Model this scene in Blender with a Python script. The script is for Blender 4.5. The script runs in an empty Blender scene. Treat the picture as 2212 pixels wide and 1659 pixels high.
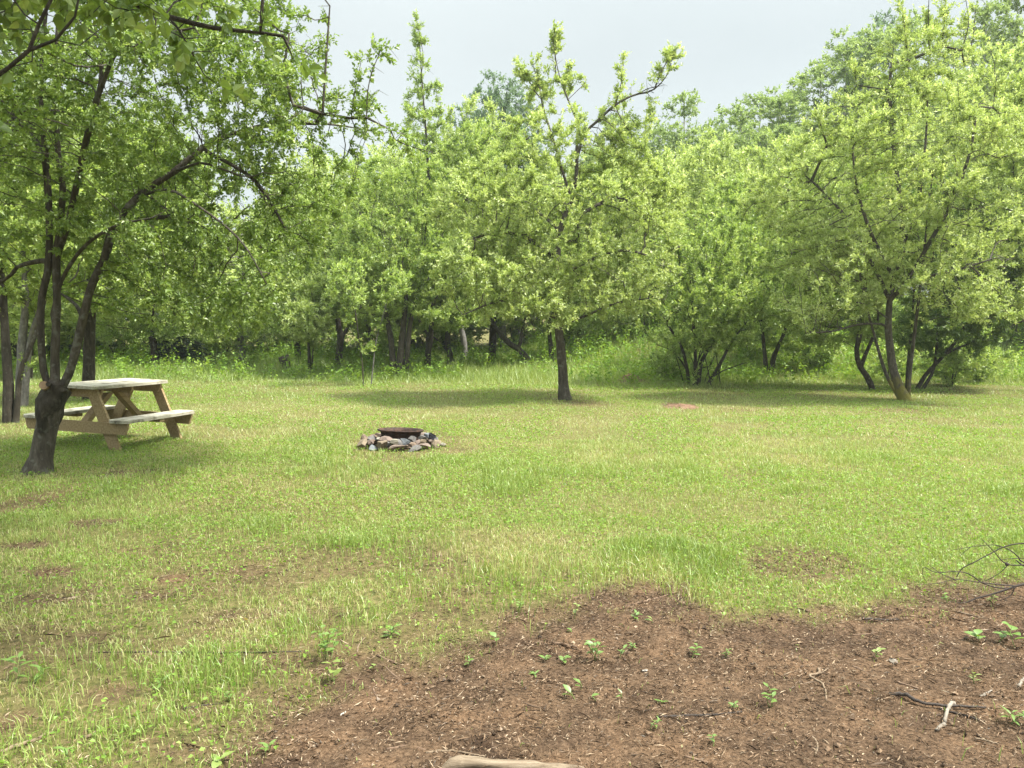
import bpy, math, random
import numpy as np
from mathutils import Vector, Matrix

# ------------------------------------------------------------------ camera, sky, sun, exposure
SC = bpy.context.scene
COL = SC.collection
PITCH, CAMH, FD = math.radians(4.4), 1.55, 1757.0      # FD: focal length in units of a 2212 px wide picture
cam = bpy.data.cameras.new("camera")
cam.sensor_width = 36.0
cam.lens = 36.0 * FD / 2212.0
cam.clip_start, cam.clip_end = 0.05, 2000.0
camo = bpy.data.objects.new("camera", cam)
COL.objects.link(camo)
camo.location = (0, 0, CAMH)
camo.rotation_euler = (math.pi / 2 - PITCH, 0, 0)
SC.camera = camo

SUN_DIR = Vector((0.58, -0.14, 1.00)).normalized()      # from the scene towards the sun: right and high
SUN_EL = math.asin(SUN_DIR.z)
SUN_AZ = math.atan2(SUN_DIR.x, SUN_DIR.y)
world = bpy.data.worlds.new("World")
SC.world = world
world.use_nodes = True
wn, wl = world.node_tree.nodes, world.node_tree.links
wn.clear()
w_out = wn.new("ShaderNodeOutputWorld")
w_bg = wn.new("ShaderNodeBackground")
w_bg.inputs["Strength"].default_value = 0.10
w_sky = wn.new("ShaderNodeTexSky")
w_sky.sky_type = 'NISHITA'
w_sky.sun_disc = False
w_sky.sun_elevation = SUN_EL
w_sky.sun_rotation = SUN_AZ
w_tc = wn.new("ShaderNodeTexCoord")
w_map = wn.new("ShaderNodeMapping")
w_map.inputs["Scale"].default_value = (1.0, 1.0, 2.6)
w_noise = wn.new("ShaderNodeTexNoise")
w_noise.inputs["Scale"].default_value = 1.7
w_noise.inputs["Detail"].default_value = 5.0
w_ramp = wn.new("ShaderNodeValToRGB")                   # the thin grey cloud sheet over the blue
w_ramp.color_ramp.elements[0].position = 0.30
w_ramp.color_ramp.elements[0].color = (1.68, 1.84, 1.81, 1)
w_ramp.color_ramp.elements[1].position = 0.75
w_ramp.color_ramp.elements[1].color = (2.02, 2.17, 2.12, 1)
w_mix = wn.new("ShaderNodeMix")
w_mix.data_type = 'RGBA'
w_mix.inputs[0].default_value = 0.94
wl.new(w_tc.outputs["Generated"], w_map.inputs["Vector"])
wl.new(w_map.outputs["Vector"], w_noise.inputs["Vector"])
wl.new(w_noise.outputs["Fac"], w_ramp.inputs["Fac"])
wl.new(w_sky.outputs["Color"], w_mix.inputs[6])
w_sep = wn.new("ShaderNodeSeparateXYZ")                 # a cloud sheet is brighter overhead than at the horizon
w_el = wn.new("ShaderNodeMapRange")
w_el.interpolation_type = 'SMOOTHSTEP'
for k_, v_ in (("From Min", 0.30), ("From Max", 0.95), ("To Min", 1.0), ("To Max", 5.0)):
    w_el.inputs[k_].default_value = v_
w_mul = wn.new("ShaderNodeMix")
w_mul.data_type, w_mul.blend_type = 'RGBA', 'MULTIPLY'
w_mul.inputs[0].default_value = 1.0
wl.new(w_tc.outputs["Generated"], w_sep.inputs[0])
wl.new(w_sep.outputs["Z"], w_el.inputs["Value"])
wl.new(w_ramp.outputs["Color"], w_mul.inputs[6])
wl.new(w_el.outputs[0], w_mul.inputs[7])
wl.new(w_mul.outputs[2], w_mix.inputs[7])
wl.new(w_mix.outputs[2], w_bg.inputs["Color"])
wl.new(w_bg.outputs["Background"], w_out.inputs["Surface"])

sun = bpy.data.lights.new("sun", 'SUN')
sun.energy = 2.8
sun.angle = math.radians(9.0)                           # the sun through thin cloud
sun.color = (1.0, 0.955, 0.87)
suno = bpy.data.objects.new("sun", sun)
COL.objects.link(suno)
suno.rotation_euler = SUN_DIR.to_track_quat('Z', 'Y').to_euler()
suno.location = (20, 12, 40)

SC.view_settings.view_transform = 'Standard'
SC.view_settings.look = 'None'
SC.view_settings.exposure = 2.00
SC.view_settings.gamma = 1.0
SC.render.engine = 'CYCLES'
SC.cycles.max_bounces = 7
SC.cycles.diffuse_bounces = 4
SC.cycles.glossy_bounces = 2
SC.cycles.transmission_bounces = 5
SC.cycles.transparent_max_bounces = 6
SC.cycles.use_denoising = True
SC.cycles.sample_clamp_indirect = 6.0
SC.cycles.caustics_reflective = False
SC.cycles.caustics_refractive = False

# ------------------------------------------------------------------ small maths
def smooth(a):
    a = np.clip(a, 0, 1)
    return a * a * (3 - 2 * a)

def _hash(ix, iy, iz, seed):
    n = (ix.astype(np.int64) * 374761393 + iy.astype(np.int64) * 668265263 + iz.astype(np.int64) * 2147483647 + seed * 974634777) & 0xFFFFFFFF
    n = ((n ^ (n >> 13)) * 1274126177) & 0xFFFFFFFF
    n = n ^ (n >> 16)
    return (n & 0xFFFFFF) / float(0xFFFFFF)

def vnoise(x, y, seed=0):
    x0, y0 = np.floor(x), np.floor(y)
    fx, fy = x - x0, y - y0
    fx, fy = fx * fx * (3 - 2 * fx), fy * fy * (3 - 2 * fy)
    z = np.zeros_like(x0)
    a, b = _hash(x0, y0, z, seed), _hash(x0 + 1, y0, z, seed)
    c, d = _hash(x0, y0 + 1, z, seed), _hash(x0 + 1, y0 + 1, z, seed)
    return (a * (1 - fx) + b * fx) * (1 - fy) + (c * (1 - fx) + d * fx) * fy

def fbm(x, y, seed=0, octv=4):
    s, a, t = 0.0, 1.0, 0.0
    for k in range(octv):
        s = s + a * vnoise(x * 2 ** k, y * 2 ** k, seed + k * 17)
        t += a
        a *= 0.55
    return s / t

def noise3(p, sc, seed=0):
    q = p * sc
    f = np.floor(q)
    w = q - f
    w = w * w * (3 - 2 * w)
    r = 0
    for dx in (0, 1):
        for dy in (0, 1):
            for dz in (0, 1):
                h = _hash(f[:, 0] + dx, f[:, 1] + dy, f[:, 2] + dz, seed)
                r = r + h * (w[:, 0] if dx else 1 - w[:, 0]) * (w[:, 1] if dy else 1 - w[:, 1]) * (w[:, 2] if dz else 1 - w[:, 2])
    return r

def norm(v):
    return v / np.maximum(np.linalg.norm(v, axis=-1, keepdims=True), 1e-9)

CP, SP = math.cos(PITCH), math.sin(PITCH)

def pt(u, v, Y):
    """The point of the place that stands Y metres in front of the photographer at picture position u, v (2212 wide)."""
    cx, cy = (u - 1106.0) / FD, (829.5 - v) / FD
    d = np.array([cx, CP + cy * SP, -SP + cy * CP])
    return np.array([0, 0, CAMH]) + d * (Y / d[1])

def terrain(x, y):
    x, y = np.asarray(x, float), np.asarray(y, float)
    bank = 1.5 * smooth((x - 0.5 + 0.05 * y) / 6.0) * smooth((y - 21.0) / 9.0)
    far = 0.03 * np.maximum(y - 30.0, 0) * (1 - 0.3 * smooth(-x / 10)) * (1 - smooth((y - 60) / 300))
    und = 0.05 * (fbm(x * 0.25 + 9, y * 0.25, 3, 3) - 0.5) + 0.02 * (fbm(x * 1.3, y * 1.3 + 5, 4, 3) - 0.5)
    und = und * (0.4 + 0.6 * smooth((np.hypot(x + 5.1, y - 10.3) - 1.0) / 2))
    return bank + far + und

def th(x, y):
    return float(terrain(np.array([x]), np.array([y]))[0])

def px(x, y, z, Y=0.0):
    """Picture position (2212 wide) of a point of the place, with its depth less Y."""
    v = np.array([x, y, z - CAMH])
    f, w = v[1] * CP - v[2] * SP, v[1] * SP + v[2] * CP
    return (1106.0 + FD * v[0] / f, 829.5 - FD * w / f, y - Y)

def gnd(u, v):
    """Where the ground is at picture position u, v."""
    cx, cy = (u - 1106.0) / FD, (829.5 - v) / FD
    d = np.array([cx, CP + cy * SP, -SP + cy * CP])
    t = -CAMH / d[2]
    for _ in range(6):
        p = d * t
        t = (th(p[0], p[1]) - CAMH) / d[2]
    p = d * t
    return np.array([p[0], p[1], th(p[0], p[1])])

# bare soil: its border on the ground, and bare or worn spots in the lawn
SOIL_PX = [(380, 1700), (430, 1625), (520, 1565), (660, 1500), (725, 1430), (800, 1400), (930, 1405), (1010, 1375), (1075, 1350), (1160, 1325),
           (1230, 1300), (1330, 1285), (1400, 1268), (1490, 1280), (1545, 1320), (1620, 1345), (1700, 1330), (1770, 1300), (1850, 1310),
           (1930, 1300), (2000, 1268), (2090, 1255), (2212, 1245), (2500, 1235)]
SOIL_W = np.array([gnd(u, v)[:2] for u, v in SOIL_PX] + [(9.0, -3.0), (-2.0, -3.0)])
SPOTS = []
for u, v, ru, rv, k in [(1735, 1225, 115, 40, .62), (120, 1240, 52, 14, .95), (380, 1248, 52, 15, .95), (540, 1234, 45, 10, .7), (290, 1025, 105, 9, .85),
                        (1470, 878, 46, 8, 1.0), (50, 1085, 70, 20, .7), (600, 1432, 60, 24, .75), (90, 1300, 110, 14, .75), (560, 1500, 60, 18, .6),
                        (30, 1560, 60, 26, .8), (420, 1540, 70, 22, .6), (700, 1120, 60, 12, .35), (900, 1195, 50, 12, .5), (330, 1600, 90, 30, .55),
                        (1630, 1020, 90, 12, .3), (1270, 872, 60, 7, .5), (2010, 880, 60, 6, .6), (1950, 888, 70, 7, .6), (230, 930, 60, 10, .5), (1600, 885, 60, 7, .4), (866, 962, 135, 26, .55), (200, 1130, 60, 10, .7), (60, 1180, 50, 10, .8), (330, 1290, 55, 10, .75), (480, 1330, 50, 12, .7), (160, 1380, 70, 12, .6), (240, 1500, 60, 14, .7), (700, 1330, 60, 10, .5)]:
    c = gnd(u, v)
    SPOTS.append((c[0], c[1], ru / FD * c[1], max(0.10, abs(gnd(u, v - rv)[1] - c[1])), k))

def soil_mask(x, y, wide=0.16):
    """1 on the bare soil, 0 in the lawn, with a ragged border."""
    P = SOIL_W
    n = len(P)
    inside = np.zeros(x.shape, bool)
    dist = np.full(x.shape, 1e9)
    for i in range(n):
        x0, y0 = P[i]
        x1, y1 = P[(i + 1) % n]
        cond = ((y0 > y) != (y1 > y)) & (x < (x1 - x0) * (y - y0) / (y1 - y0 + 1e-12) + x0)
        inside ^= cond
        dx, dy = x1 - x0, y1 - y0
        t = np.clip(((x - x0) * dx + (y - y0) * dy) / (dx * dx + dy * dy), 0, 1)
        dist = np.minimum(dist, np.hypot(x - x0 - t * dx, y - y0 - t * dy))
    sd = np.where(inside, dist, -dist)
    sd = sd + 0.30 * (fbm(x * 1.7, y * 1.7, 21, 4) - 0.5) * 2 + 0.22 * (fbm(x * 7, y * 7, 23, 3) - 0.5) * 2
    return smooth((sd + wide) / (wide * 2))

def spot_mask(x, y):
    m = np.zeros(x.shape)
    wob = 1.5 * (fbm(x * 3.0, y * 3.0, 31, 4) - 0.5)
    for cx, cy, rx, ry, k in SPOTS:
        d = np.sqrt(((x - cx) / rx) ** 2 + ((y - cy) / ry) ** 2) + wob
        m = np.maximum(m, k * smooth((1.15 - d) / 0.5))
    bare = smooth((fbm(x * 1.3 + 4, y * 2.4, 83, 4) - 0.52) / 0.12) * smooth((6.8 - y) / 2.0) * smooth((0.9 - x) / 1.0)
    return np.maximum(m, 0.42 * bare)

def dry_field(x, y):
    a = fbm(x * 0.55 + 3, y * 0.55, 41, 4)
    b = fbm(x * 2.2, y * 2.2 + 7, 45, 3)
    d = smooth((0.62 * a + 0.38 * b - 0.42) / 0.24)
    return np.clip(d * smooth((17.5 - y) / 4.0) * (0.45 + 0.55 * smooth((x + 6.5) / 3)) + 0.30 * smooth((6.5 - y) / 2) * (x < 1), 0, 1)

# ------------------------------------------------------------------ object helpers
def tag(o, label=None, cat=None, group=None, kind=None):
    if label: o["label"] = label
    if cat: o["category"] = cat
    if group: o["group"] = group
    if kind: o["kind"] = kind
    return o

def empty(name, loc, label=None, cat=None, group=None, rz=0.0):
    o = bpy.data.objects.new(name, None)
    COL.objects.link(o)
    o.location = loc
    o.rotation_euler = (0, 0, rz)
    o.empty_display_size = 0.2
    return tag(o, label, cat, group)

def mesh_np(name, V, F, mat, parent=None, attrs=None, smooth_shade=False):
    """One mesh object from arrays. F: list of (n x k) index arrays. attrs: {name: per-vertex floats}. Parented meshes keep V in the parent's own space."""
    me = bpy.data.meshes.new(name)
    V = np.ascontiguousarray(V, np.float32)
    F = [np.asarray(f, np.int32) for f in F if len(f)]
    me.vertices.add(len(V))
    me.vertices.foreach_set("co", V.ravel())
    loops = np.concatenate([f.ravel() for f in F])
    tot = np.concatenate([np.full(len(f), f.shape[1], np.int32) for f in F])
    start = np.concatenate([[0], np.cumsum(tot)[:-1]]).astype(np.int32)
    me.loops.add(len(loops))
    me.loops.foreach_set("vertex_index", loops)
    me.polygons.add(len(tot))
    me.polygons.foreach_set("loop_start", start)
    me.polygons.foreach_set("loop_total", tot)
    me.polygons.foreach_set("use_smooth", np.full(len(tot), bool(smooth_shade)))
    for k, a in (attrs or {}).items():
        at = me.attributes.new(k, 'FLOAT', 'POINT')
        at.data.foreach_set("value", np.ascontiguousarray(a, np.float32))
    me.materials.append(mat)
    me.update(calc_edges=True)
    o = bpy.data.objects.new(name, me)
    COL.objects.link(o)
    if parent is not None:
        o.parent = parent
    return o

class MB:
    """Collects boxes, prisms and tubes and links them as ONE mesh object."""
    def __init__(self):
        self.V, self.F3, self.F4, self.FN, self.n = [], [], [], [], 0
    def add(self, V, F):
        V = np.asarray(V, float)
        for f in F:
            f = [i + self.n for i in f]
            (self.F3 if len(f) == 3 else self.F4 if len(f) == 4 else self.FN).append(f)
        self.V.append(V)
        self.n += len(V)
    def prism(self, outline, d, M=None):
        """OUTLINE: polygon in local x,y; D: thickness along local z (0..d); M: 4x4 to place it."""
        k = len(outline)
        b = 0.004
        c = np.mean(np.array(outline), 0)
        ins = [tuple(np.array(p) + (c - np.array(p)) / max(np.linalg.norm(c - np.array(p)), 1e-6) * b) for p in outline]
        V = [(x, y, 0) for x, y in ins] + [(x, y, b) for x, y in outline] + [(x, y, d - b) for x, y in outline] + [(x, y, d) for x, y in ins]
        F = [list(range(k))[::-1], list(range(3 * k, 4 * k))]
        for r in range(3):
            for i in range(k):
                j = (i + 1) % k
                F.append([r * k + i, r * k + j, (r + 1) * k + j, (r + 1) * k + i])
        V = np.array(V)
        if M is not None:
            M = np.array(M)
            V = V @ M[:3, :3].T + M[:3, 3]
        self.add(V, F)
    def box(self, lo, hi):
        lo, hi = np.array(lo, float), np.array(hi, float)
        M = np.eye(4)
        M[:3, 3] = (lo[0], lo[1], lo[2])
        s = hi - lo
        self.prism([(0, 0), (s[0], 0), (s[0], s[1]), (0, s[1])], s[2], M)
    def tube(self, P, R, k=6, cap=True):
        V, F4, F3 = tube_arrays(np.asarray(P, float), np.asarray(R, float), k)
        self.add(V, [list(f) for f in F4] + [list(f) for f in F3])
        if cap:
            n = len(P)
            self.FN.append([self.n - len(V) + i for i in range(k)][::-1])
            self.FN.append([self.n - len(V) + (n - 1) * k + i for i in range(k)])
    def build(self, name, mat, parent=None, smooth_shade=False):
        FN = {}
        for f in self.FN:
            FN.setdefault(len(f), []).append(f)
        return mesh_np(name, np.concatenate(self.V), [np.array(f) for f in [self.F3, self.F4] + list(FN.values()) if len(f)], mat, parent, None, smooth_shade)

def tube_arrays(P, R, k, seed=None):
    n = len(P)
    T = np.empty_like(P)
    T[1:-1] = P[2:] - P[:-2]
    T[0], T[-1] = P[1] - P[0], P[-1] - P[-2]
    T = norm(T)
    ref = np.array([0, 0, 1.0]) if abs(T[0][2]) < 0.9 else np.array([1.0, 0, 0])
    A = np.empty_like(P)
    a = ref - T[0] * (ref @ T[0])
    a = a / np.linalg.norm(a)
    A[0] = a
    for i in range(1, n):
        a = a - T[i] * (a @ T[i])
        a = a / max(np.linalg.norm(a), 1e-9)
        A[i] = a
    B = np.cross(T, A)
    ang = np.arange(k) * 2 * math.pi / k
    V = P[:, None, :] + R[:, None, None] * (np.cos(ang)[None, :, None] * A[:, None, :] + np.sin(ang)[None, :, None] * B[:, None, :])
    V = V.reshape(-1, 3)
    i = np.arange(n - 1)[:, None] * k
    j = np.arange(k)[None, :]
    F4 = np.stack([i + j, i + (j + 1) % k, i + k + (j + 1) % k, i + k + j], -1).reshape(-1, 4)
    return V, F4, np.zeros((0, 3), int)

def bez(P, n):
    """A smooth curve through the points P (Catmull-Rom), n points per span."""
    P = np.asarray(P, float)
    if len(P) < 3:
        return np.array([P[0] + (P[-1] - P[0]) * t for t in np.linspace(0, 1, n + 1)])
    Q = np.vstack([2 * P[0] - P[1], P, 2 * P[-1] - P[-2]])
    out = []
    for i in range(1, len(Q) - 2):
        for t in np.arange(n) / n:
            a, b, c, d = Q[i - 1], Q[i], Q[i + 1], Q[i + 2]
            out.append(0.5 * (2 * b + (c - a) * t + (2 * a - 5 * b + 4 * c - d) * t * t + (3 * b - a - 3 * c + d) * t ** 3))
    out.append(P[-1])
    return np.array(out)

# ------------------------------------------------------------------ materials
def new_mat(name):
    m = bpy.data.materials.new(name)
    m.use_nodes = True
    m.node_tree.nodes.clear()
    return m, m.node_tree.nodes, m.node_tree.links

def ramp(nodes, stops):
    r = nodes.new("ShaderNodeValToRGB")
    e = r.color_ramp.elements
    while len(e) < len(stops):
        e.new(0.5)
    for el, (p, c) in zip(e, stops):
        el.position = p
        el.color = (*c, 1)
    return r

def leaf_mat(name, stops, trans=0.45, gloss=0.05, tcol=(1.25, 1.15, 0.45), attr="tint", rough=0.45):
    m, N, L = new_mat(name)
    out = N.new("ShaderNodeOutputMaterial")
    at = N.new("ShaderNodeAttribute")
    at.attribute_name = attr
    r = ramp(N, stops)
    L.new(at.outputs["Fac"], r.inputs["Fac"])
    dif = N.new("ShaderNodeBsdfDiffuse")
    tr = N.new("ShaderNodeBsdfTranslucent")
    mul = N.new("ShaderNodeMix")
    mul.data_type = 'RGBA'
    mul.blend_type = 'MULTIPLY'
    mul.inputs[0].default_value = 1.0
    mul.inputs[7].default_value = (*tcol, 1)
    L.new(r.outputs["Color"], dif.inputs["Color"])
    L.new(r.outputs["Color"], mul.inputs[6])
    L.new(mul.outputs[2], tr.inputs["Color"])
    mx = N.new("ShaderNodeMixShader")
    mx.inputs[0].default_value = trans
    L.new(dif.outputs[0], mx.inputs[1])
    L.new(tr.outputs[0], mx.inputs[2])
    gl = N.new("ShaderNodeBsdfGlossy")
    gl.inputs["Roughness"].default_value = rough
    gl.inputs["Color"].default_value = (0.9, 0.95, 0.9, 1)
    m2 = N.new("ShaderNodeMixShader")
    m2.inputs[0].default_value = gloss
    L.new(mx.outputs[0], m2.inputs[1])
    L.new(gl.outputs[0], m2.inputs[2])
    L.new(m2.outputs[0], out.inputs["Surface"])
    return m

def solid_mat(name, stops, scale=(8, 8, 8), detail=6, rough=0.85, bump=0.3, bscale=40.0, extra=None, coords="Object", dist=0.02):
    """A rough surface: noise through a ramp, with fine bumps. EXTRA(N, L, colour socket) may lay more on top and returns the colour socket."""
    m, N, L = new_mat(name)
    out = N.new("ShaderNodeOutputMaterial")
    bs = N.new("ShaderNodeBsdfPrincipled")
    bs.inputs["Roughness"].default_value = rough
    bs.inputs["Specular IOR Level"].default_value = 0.25
    tc = N.new("ShaderNodeTexCoord")
    mp = N.new("ShaderNodeMapping")
    mp.inputs["Scale"].default_value = scale
    L.new(tc.outputs[coords], mp.inputs["Vector"])
    no = N.new("ShaderNodeTexNoise")
    no.inputs["Scale"].default_value = 1.0
    no.inputs["Detail"].default_value = detail
    no.inputs["Roughness"].default_value = 0.65
    L.new(mp.outputs[0], no.inputs["Vector"])
    r = ramp(N, stops)
    L.new(no.outputs["Fac"], r.inputs["Fac"])
    col = r.outputs["Color"]
    if extra:
        col = extra(N, L, col, tc)
    L.new(col, bs.inputs["Base Color"])
    if bump:
        n2 = N.new("ShaderNodeTexNoise")
        n2.inputs["Scale"].default_value = bscale
        n2.inputs["Detail"].default_value = 4
        L.new(mp.outputs[0] if bscale < 20 else tc.outputs[coords], n2.inputs["Vector"])
        bp = N.new("ShaderNodeBump")
        bp.inputs["Strength"].default_value = bump
        bp.inputs["Distance"].default_value = dist
        L.new(n2.outputs["Fac"], bp.inputs["Height"])
        L.new(bp.outputs["Normal"], bs.inputs["Normal"])
    L.new(bs.outputs[0], out.inputs["Surface"])
    return m

def spots_extra(color, scale, lo, hi):
    def f(N, L, col, tc):
        n = N.new("ShaderNodeTexNoise")
        n.inputs["Scale"].default_value = scale
        n.inputs["Detail"].default_value = 3
        L.new(tc.outputs["Object"], n.inputs["Vector"])
        mr = N.new("ShaderNodeMapRange")
        mr.inputs["From Min"].default_value = lo
        mr.inputs["From Max"].default_value = hi
        L.new(n.outputs["Fac"], mr.inputs["Value"])
        mx = N.new("ShaderNodeMix")
        mx.data_type = 'RGBA'
        L.new(mr.outputs[0], mx.inputs[0])
        L.new(col, mx.inputs[6])
        mx.inputs[7].default_value = (*color, 1)
        return mx.outputs[2]
    return f

def moss_extra(top):
    """Yellow moss on the foot of a trunk, up to TOP metres."""
    lich = spots_extra((0.17, 0.165, 0.13), 14, 0.56, 0.70)
    def f(N, L, col, tc):
        col = lich(N, L, col, tc)
        sep = N.new("ShaderNodeSeparateXYZ")
        L.new(tc.outputs["Object"], sep.inputs[0])
        n = N.new("ShaderNodeTexNoise")
        n.inputs["Scale"].default_value = 7
        L.new(tc.outputs["Object"], n.inputs["Vector"])
        ad = N.new("ShaderNodeMath")
        ad.operation = 'MULTIPLY_ADD'
        ad.inputs[1].default_value = -0.7
        L.new(n.outputs["Fac"], ad.inputs[0])
        L.new(sep.outputs["Z"], ad.inputs[2])
        mr = N.new("ShaderNodeMapRange")
        mr.inputs["From Min"].default_value = top - 0.35
        mr.inputs["From Max"].default_value = top - 0.55
        L.new(ad.outputs[0], mr.inputs["Value"])
        mx = N.new("ShaderNodeMix")
        mx.data_type = 'RGBA'
        L.new(mr.outputs[0], mx.inputs[0])
        L.new(col, mx.inputs[6])
        mx.inputs[7].default_value = (0.21, 0.19, 0.04, 1)
        return mx.outputs[2]
    return f

TC = (1.12, 1.13, 0.70)
LEAF = {
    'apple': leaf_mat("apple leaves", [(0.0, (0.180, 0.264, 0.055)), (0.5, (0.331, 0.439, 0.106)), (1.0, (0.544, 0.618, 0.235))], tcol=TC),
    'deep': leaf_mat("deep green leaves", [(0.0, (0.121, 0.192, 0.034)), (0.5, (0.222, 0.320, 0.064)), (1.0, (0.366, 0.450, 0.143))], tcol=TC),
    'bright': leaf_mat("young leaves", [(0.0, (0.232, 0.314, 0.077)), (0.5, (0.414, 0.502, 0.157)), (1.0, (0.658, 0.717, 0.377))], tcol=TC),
    'dark': leaf_mat("dark green leaves", [(0.0, (0.077, 0.143, 0.029)), (0.5, (0.149, 0.235, 0.048)), (1.0, (0.268, 0.347, 0.096))], tcol=TC),  # a darker leaf green than the others
    'aspen': leaf_mat("aspen leaves", [(0.0, (0.191, 0.270, 0.096)), (0.5, (0.309, 0.403, 0.144)), (1.0, (0.443, 0.530, 0.228))], trans=0.4, tcol=TC),  # bluish leaf green, its tint partly standing in for distance haze
    'blue': leaf_mat("blue green leaves", [(0.0, (0.118, 0.189, 0.114)), (0.5, (0.180, 0.265, 0.156)), (1.0, (0.268, 0.357, 0.216))], trans=0.35, tcol=TC),
}
GRASS_M = leaf_mat("grass blades", [(0.0, (0.120, 0.200, 0.032)), (0.35, (0.250, 0.345, 0.072)), (0.62, (0.400, 0.465, 0.155)), (0.80, (0.480, 0.450, 0.200)), (1.0, (0.560, 0.490, 0.300))],
                   trans=0.35, gloss=0.06, tcol=(1.15, 1.1, 0.55))
WEED_M = leaf_mat("weed leaves", [(0.0, (0.110, 0.215, 0.030)), (0.5, (0.190, 0.320, 0.050)), (1.0, (0.300, 0.420, 0.095))], trans=0.45, gloss=0.015)
BARK = {
    'dark': solid_mat("dark bark", [(0.25, (0.026, 0.022, 0.017)), (0.55, (0.080, 0.068, 0.050)), (0.8, (0.17, 0.15, 0.12))], scale=(26, 26, 7), bump=0.9, bscale=14, dist=0.03,
                      extra=spots_extra((0.13, 0.13, 0.10), 14, 0.58, 0.72)),
    'brown': solid_mat("brown bark", [(0.25, (0.026, 0.021, 0.015)), (0.55, (0.080, 0.066, 0.047)), (0.8, (0.17, 0.145, 0.11))], scale=(24, 24, 6), bump=0.9, bscale=14, dist=0.03,
                       extra=spots_extra((0.15, 0.145, 0.11), 14, 0.56, 0.70)),
    'light': solid_mat("grey brown bark", [(0.25, (0.040, 0.034, 0.027)), (0.55, (0.115, 0.098, 0.076)), (0.8, (0.23, 0.20, 0.165))], scale=(24, 24, 6), bump=0.9, bscale=14, dist=0.03,
                       extra=spots_extra((0.19, 0.185, 0.15), 14, 0.56, 0.70)),
    'moss': solid_mat("mossy bark", [(0.25, (0.040, 0.034, 0.026)), (0.55, (0.120, 0.104, 0.080)), (0.8, (0.25, 0.225, 0.18))], scale=(24, 24, 6), bump=0.9, bscale=14, dist=0.03, extra=moss_extra(0.42)),
    'grey': solid_mat("grey bark", [(0.25, (0.07, 0.066, 0.060)), (0.55, (0.19, 0.18, 0.165)), (0.8, (0.36, 0.35, 0.32))], scale=(18, 18, 9), bump=0.7, bscale=14, dist=0.02),
    'pale': solid_mat("pale bark", [(0.25, (0.18, 0.18, 0.15)), (0.55, (0.38, 0.38, 0.33)), (0.8, (0.55, 0.55, 0.50))], scale=(6, 6, 14), bump=0.4, bscale=14),
}
CUT_M = solid_mat("cut wood", [(0.3, (0.20, 0.13, 0.08)), (0.7, (0.36, 0.26, 0.17))], scale=(30, 30, 30), bump=0.2)

# ------------------------------------------------------------------ the ground
def make_ground_mat():
    m, N, L = new_mat("ground soil and thatch")
    out = N.new("ShaderNodeOutputMaterial")
    bs = N.new("ShaderNodeBsdfPrincipled")
    bs.inputs["Roughness"].default_value = 0.95
    bs.inputs["Specular IOR Level"].default_value = 0.1
    tc = N.new("ShaderNodeTexCoord")
    def noise(sc, det=5, rough=0.6):
        n = N.new("ShaderNodeTexNoise")
        n.inputs["Scale"].default_value = sc
        n.inputs["Detail"].default_value = det
        n.inputs["Roughness"].default_value = rough
        L.new(tc.outputs["Object"], n.inputs["Vector"])
        return n
    n1, n2, n3, n4 = noise(60, 5, 0.75), noise(3.0, 4), noise(22, 5, 0.7), noise(1.2, 4)
    s1 = ramp(N, [(0.28, (0.036, 0.023, 0.014)), (0.5, (0.108, 0.070, 0.043)), (0.72, (0.215, 0.145, 0.093))])
    L.new(n1.outputs["Fac"], s1.inputs["Fac"])
    s2 = ramp(N, [(0.32, (0.48, 0.47, 0.48)), (0.5, (0.95, 0.93, 0.9)), (0.68, (1.30, 1.22, 1.12))])
    L.new(n2.outputs["Fac"], s2.inputs["Fac"])
    sm = N.new("ShaderNodeMix")
    sm.data_type, sm.blend_type = 'RGBA', 'MULTIPLY'
    sm.inputs[0].default_value = 1.0
    L.new(s1.outputs["Color"], sm.inputs[6])
    L.new(s2.outputs["Color"], sm.inputs[7])
    t1 = ramp(N, [(0.30, (0.050, 0.056, 0.018)), (0.48, (0.110, 0.105, 0.036)), (0.62, (0.180, 0.150, 0.066)), (0.75, (0.240, 0.185, 0.100))])
    L.new(n3.outputs["Fac"], t1.inputs["Fac"])
    at = N.new("ShaderNodeAttribute")
    at.attribute_name = "soil"
    mx = N.new("ShaderNodeMix")
    mx.data_type = 'RGBA'
    L.new(at.outputs["Fac"], mx.inputs[0])
    L.new(t1.outputs["Color"], mx.inputs[6])
    L.new(sm.outputs[2], mx.inputs[7])
    L.new(mx.outputs[2], bs.inputs["Base Color"])
    ad = N.new("ShaderNodeMath")
    ad.operation = 'ADD'
    L.new(n1.outputs["Fac"], ad.inputs[0])
    L.new(n3.outputs["Fac"], ad.inputs[1])
    bp = N.new("ShaderNodeBump")
    bp.inputs["Strength"].default_value = 0.8
    bp.inputs["Distance"].default_value = 0.02
    L.new(ad.outputs[0], bp.inputs["Height"])
    L.new(bp.outputs["Normal"], bs.inputs["Normal"])
    L.new(bs.outputs[0], out.inputs["Surface"])
    return m

GROUND_M = make_ground_mat()

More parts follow.
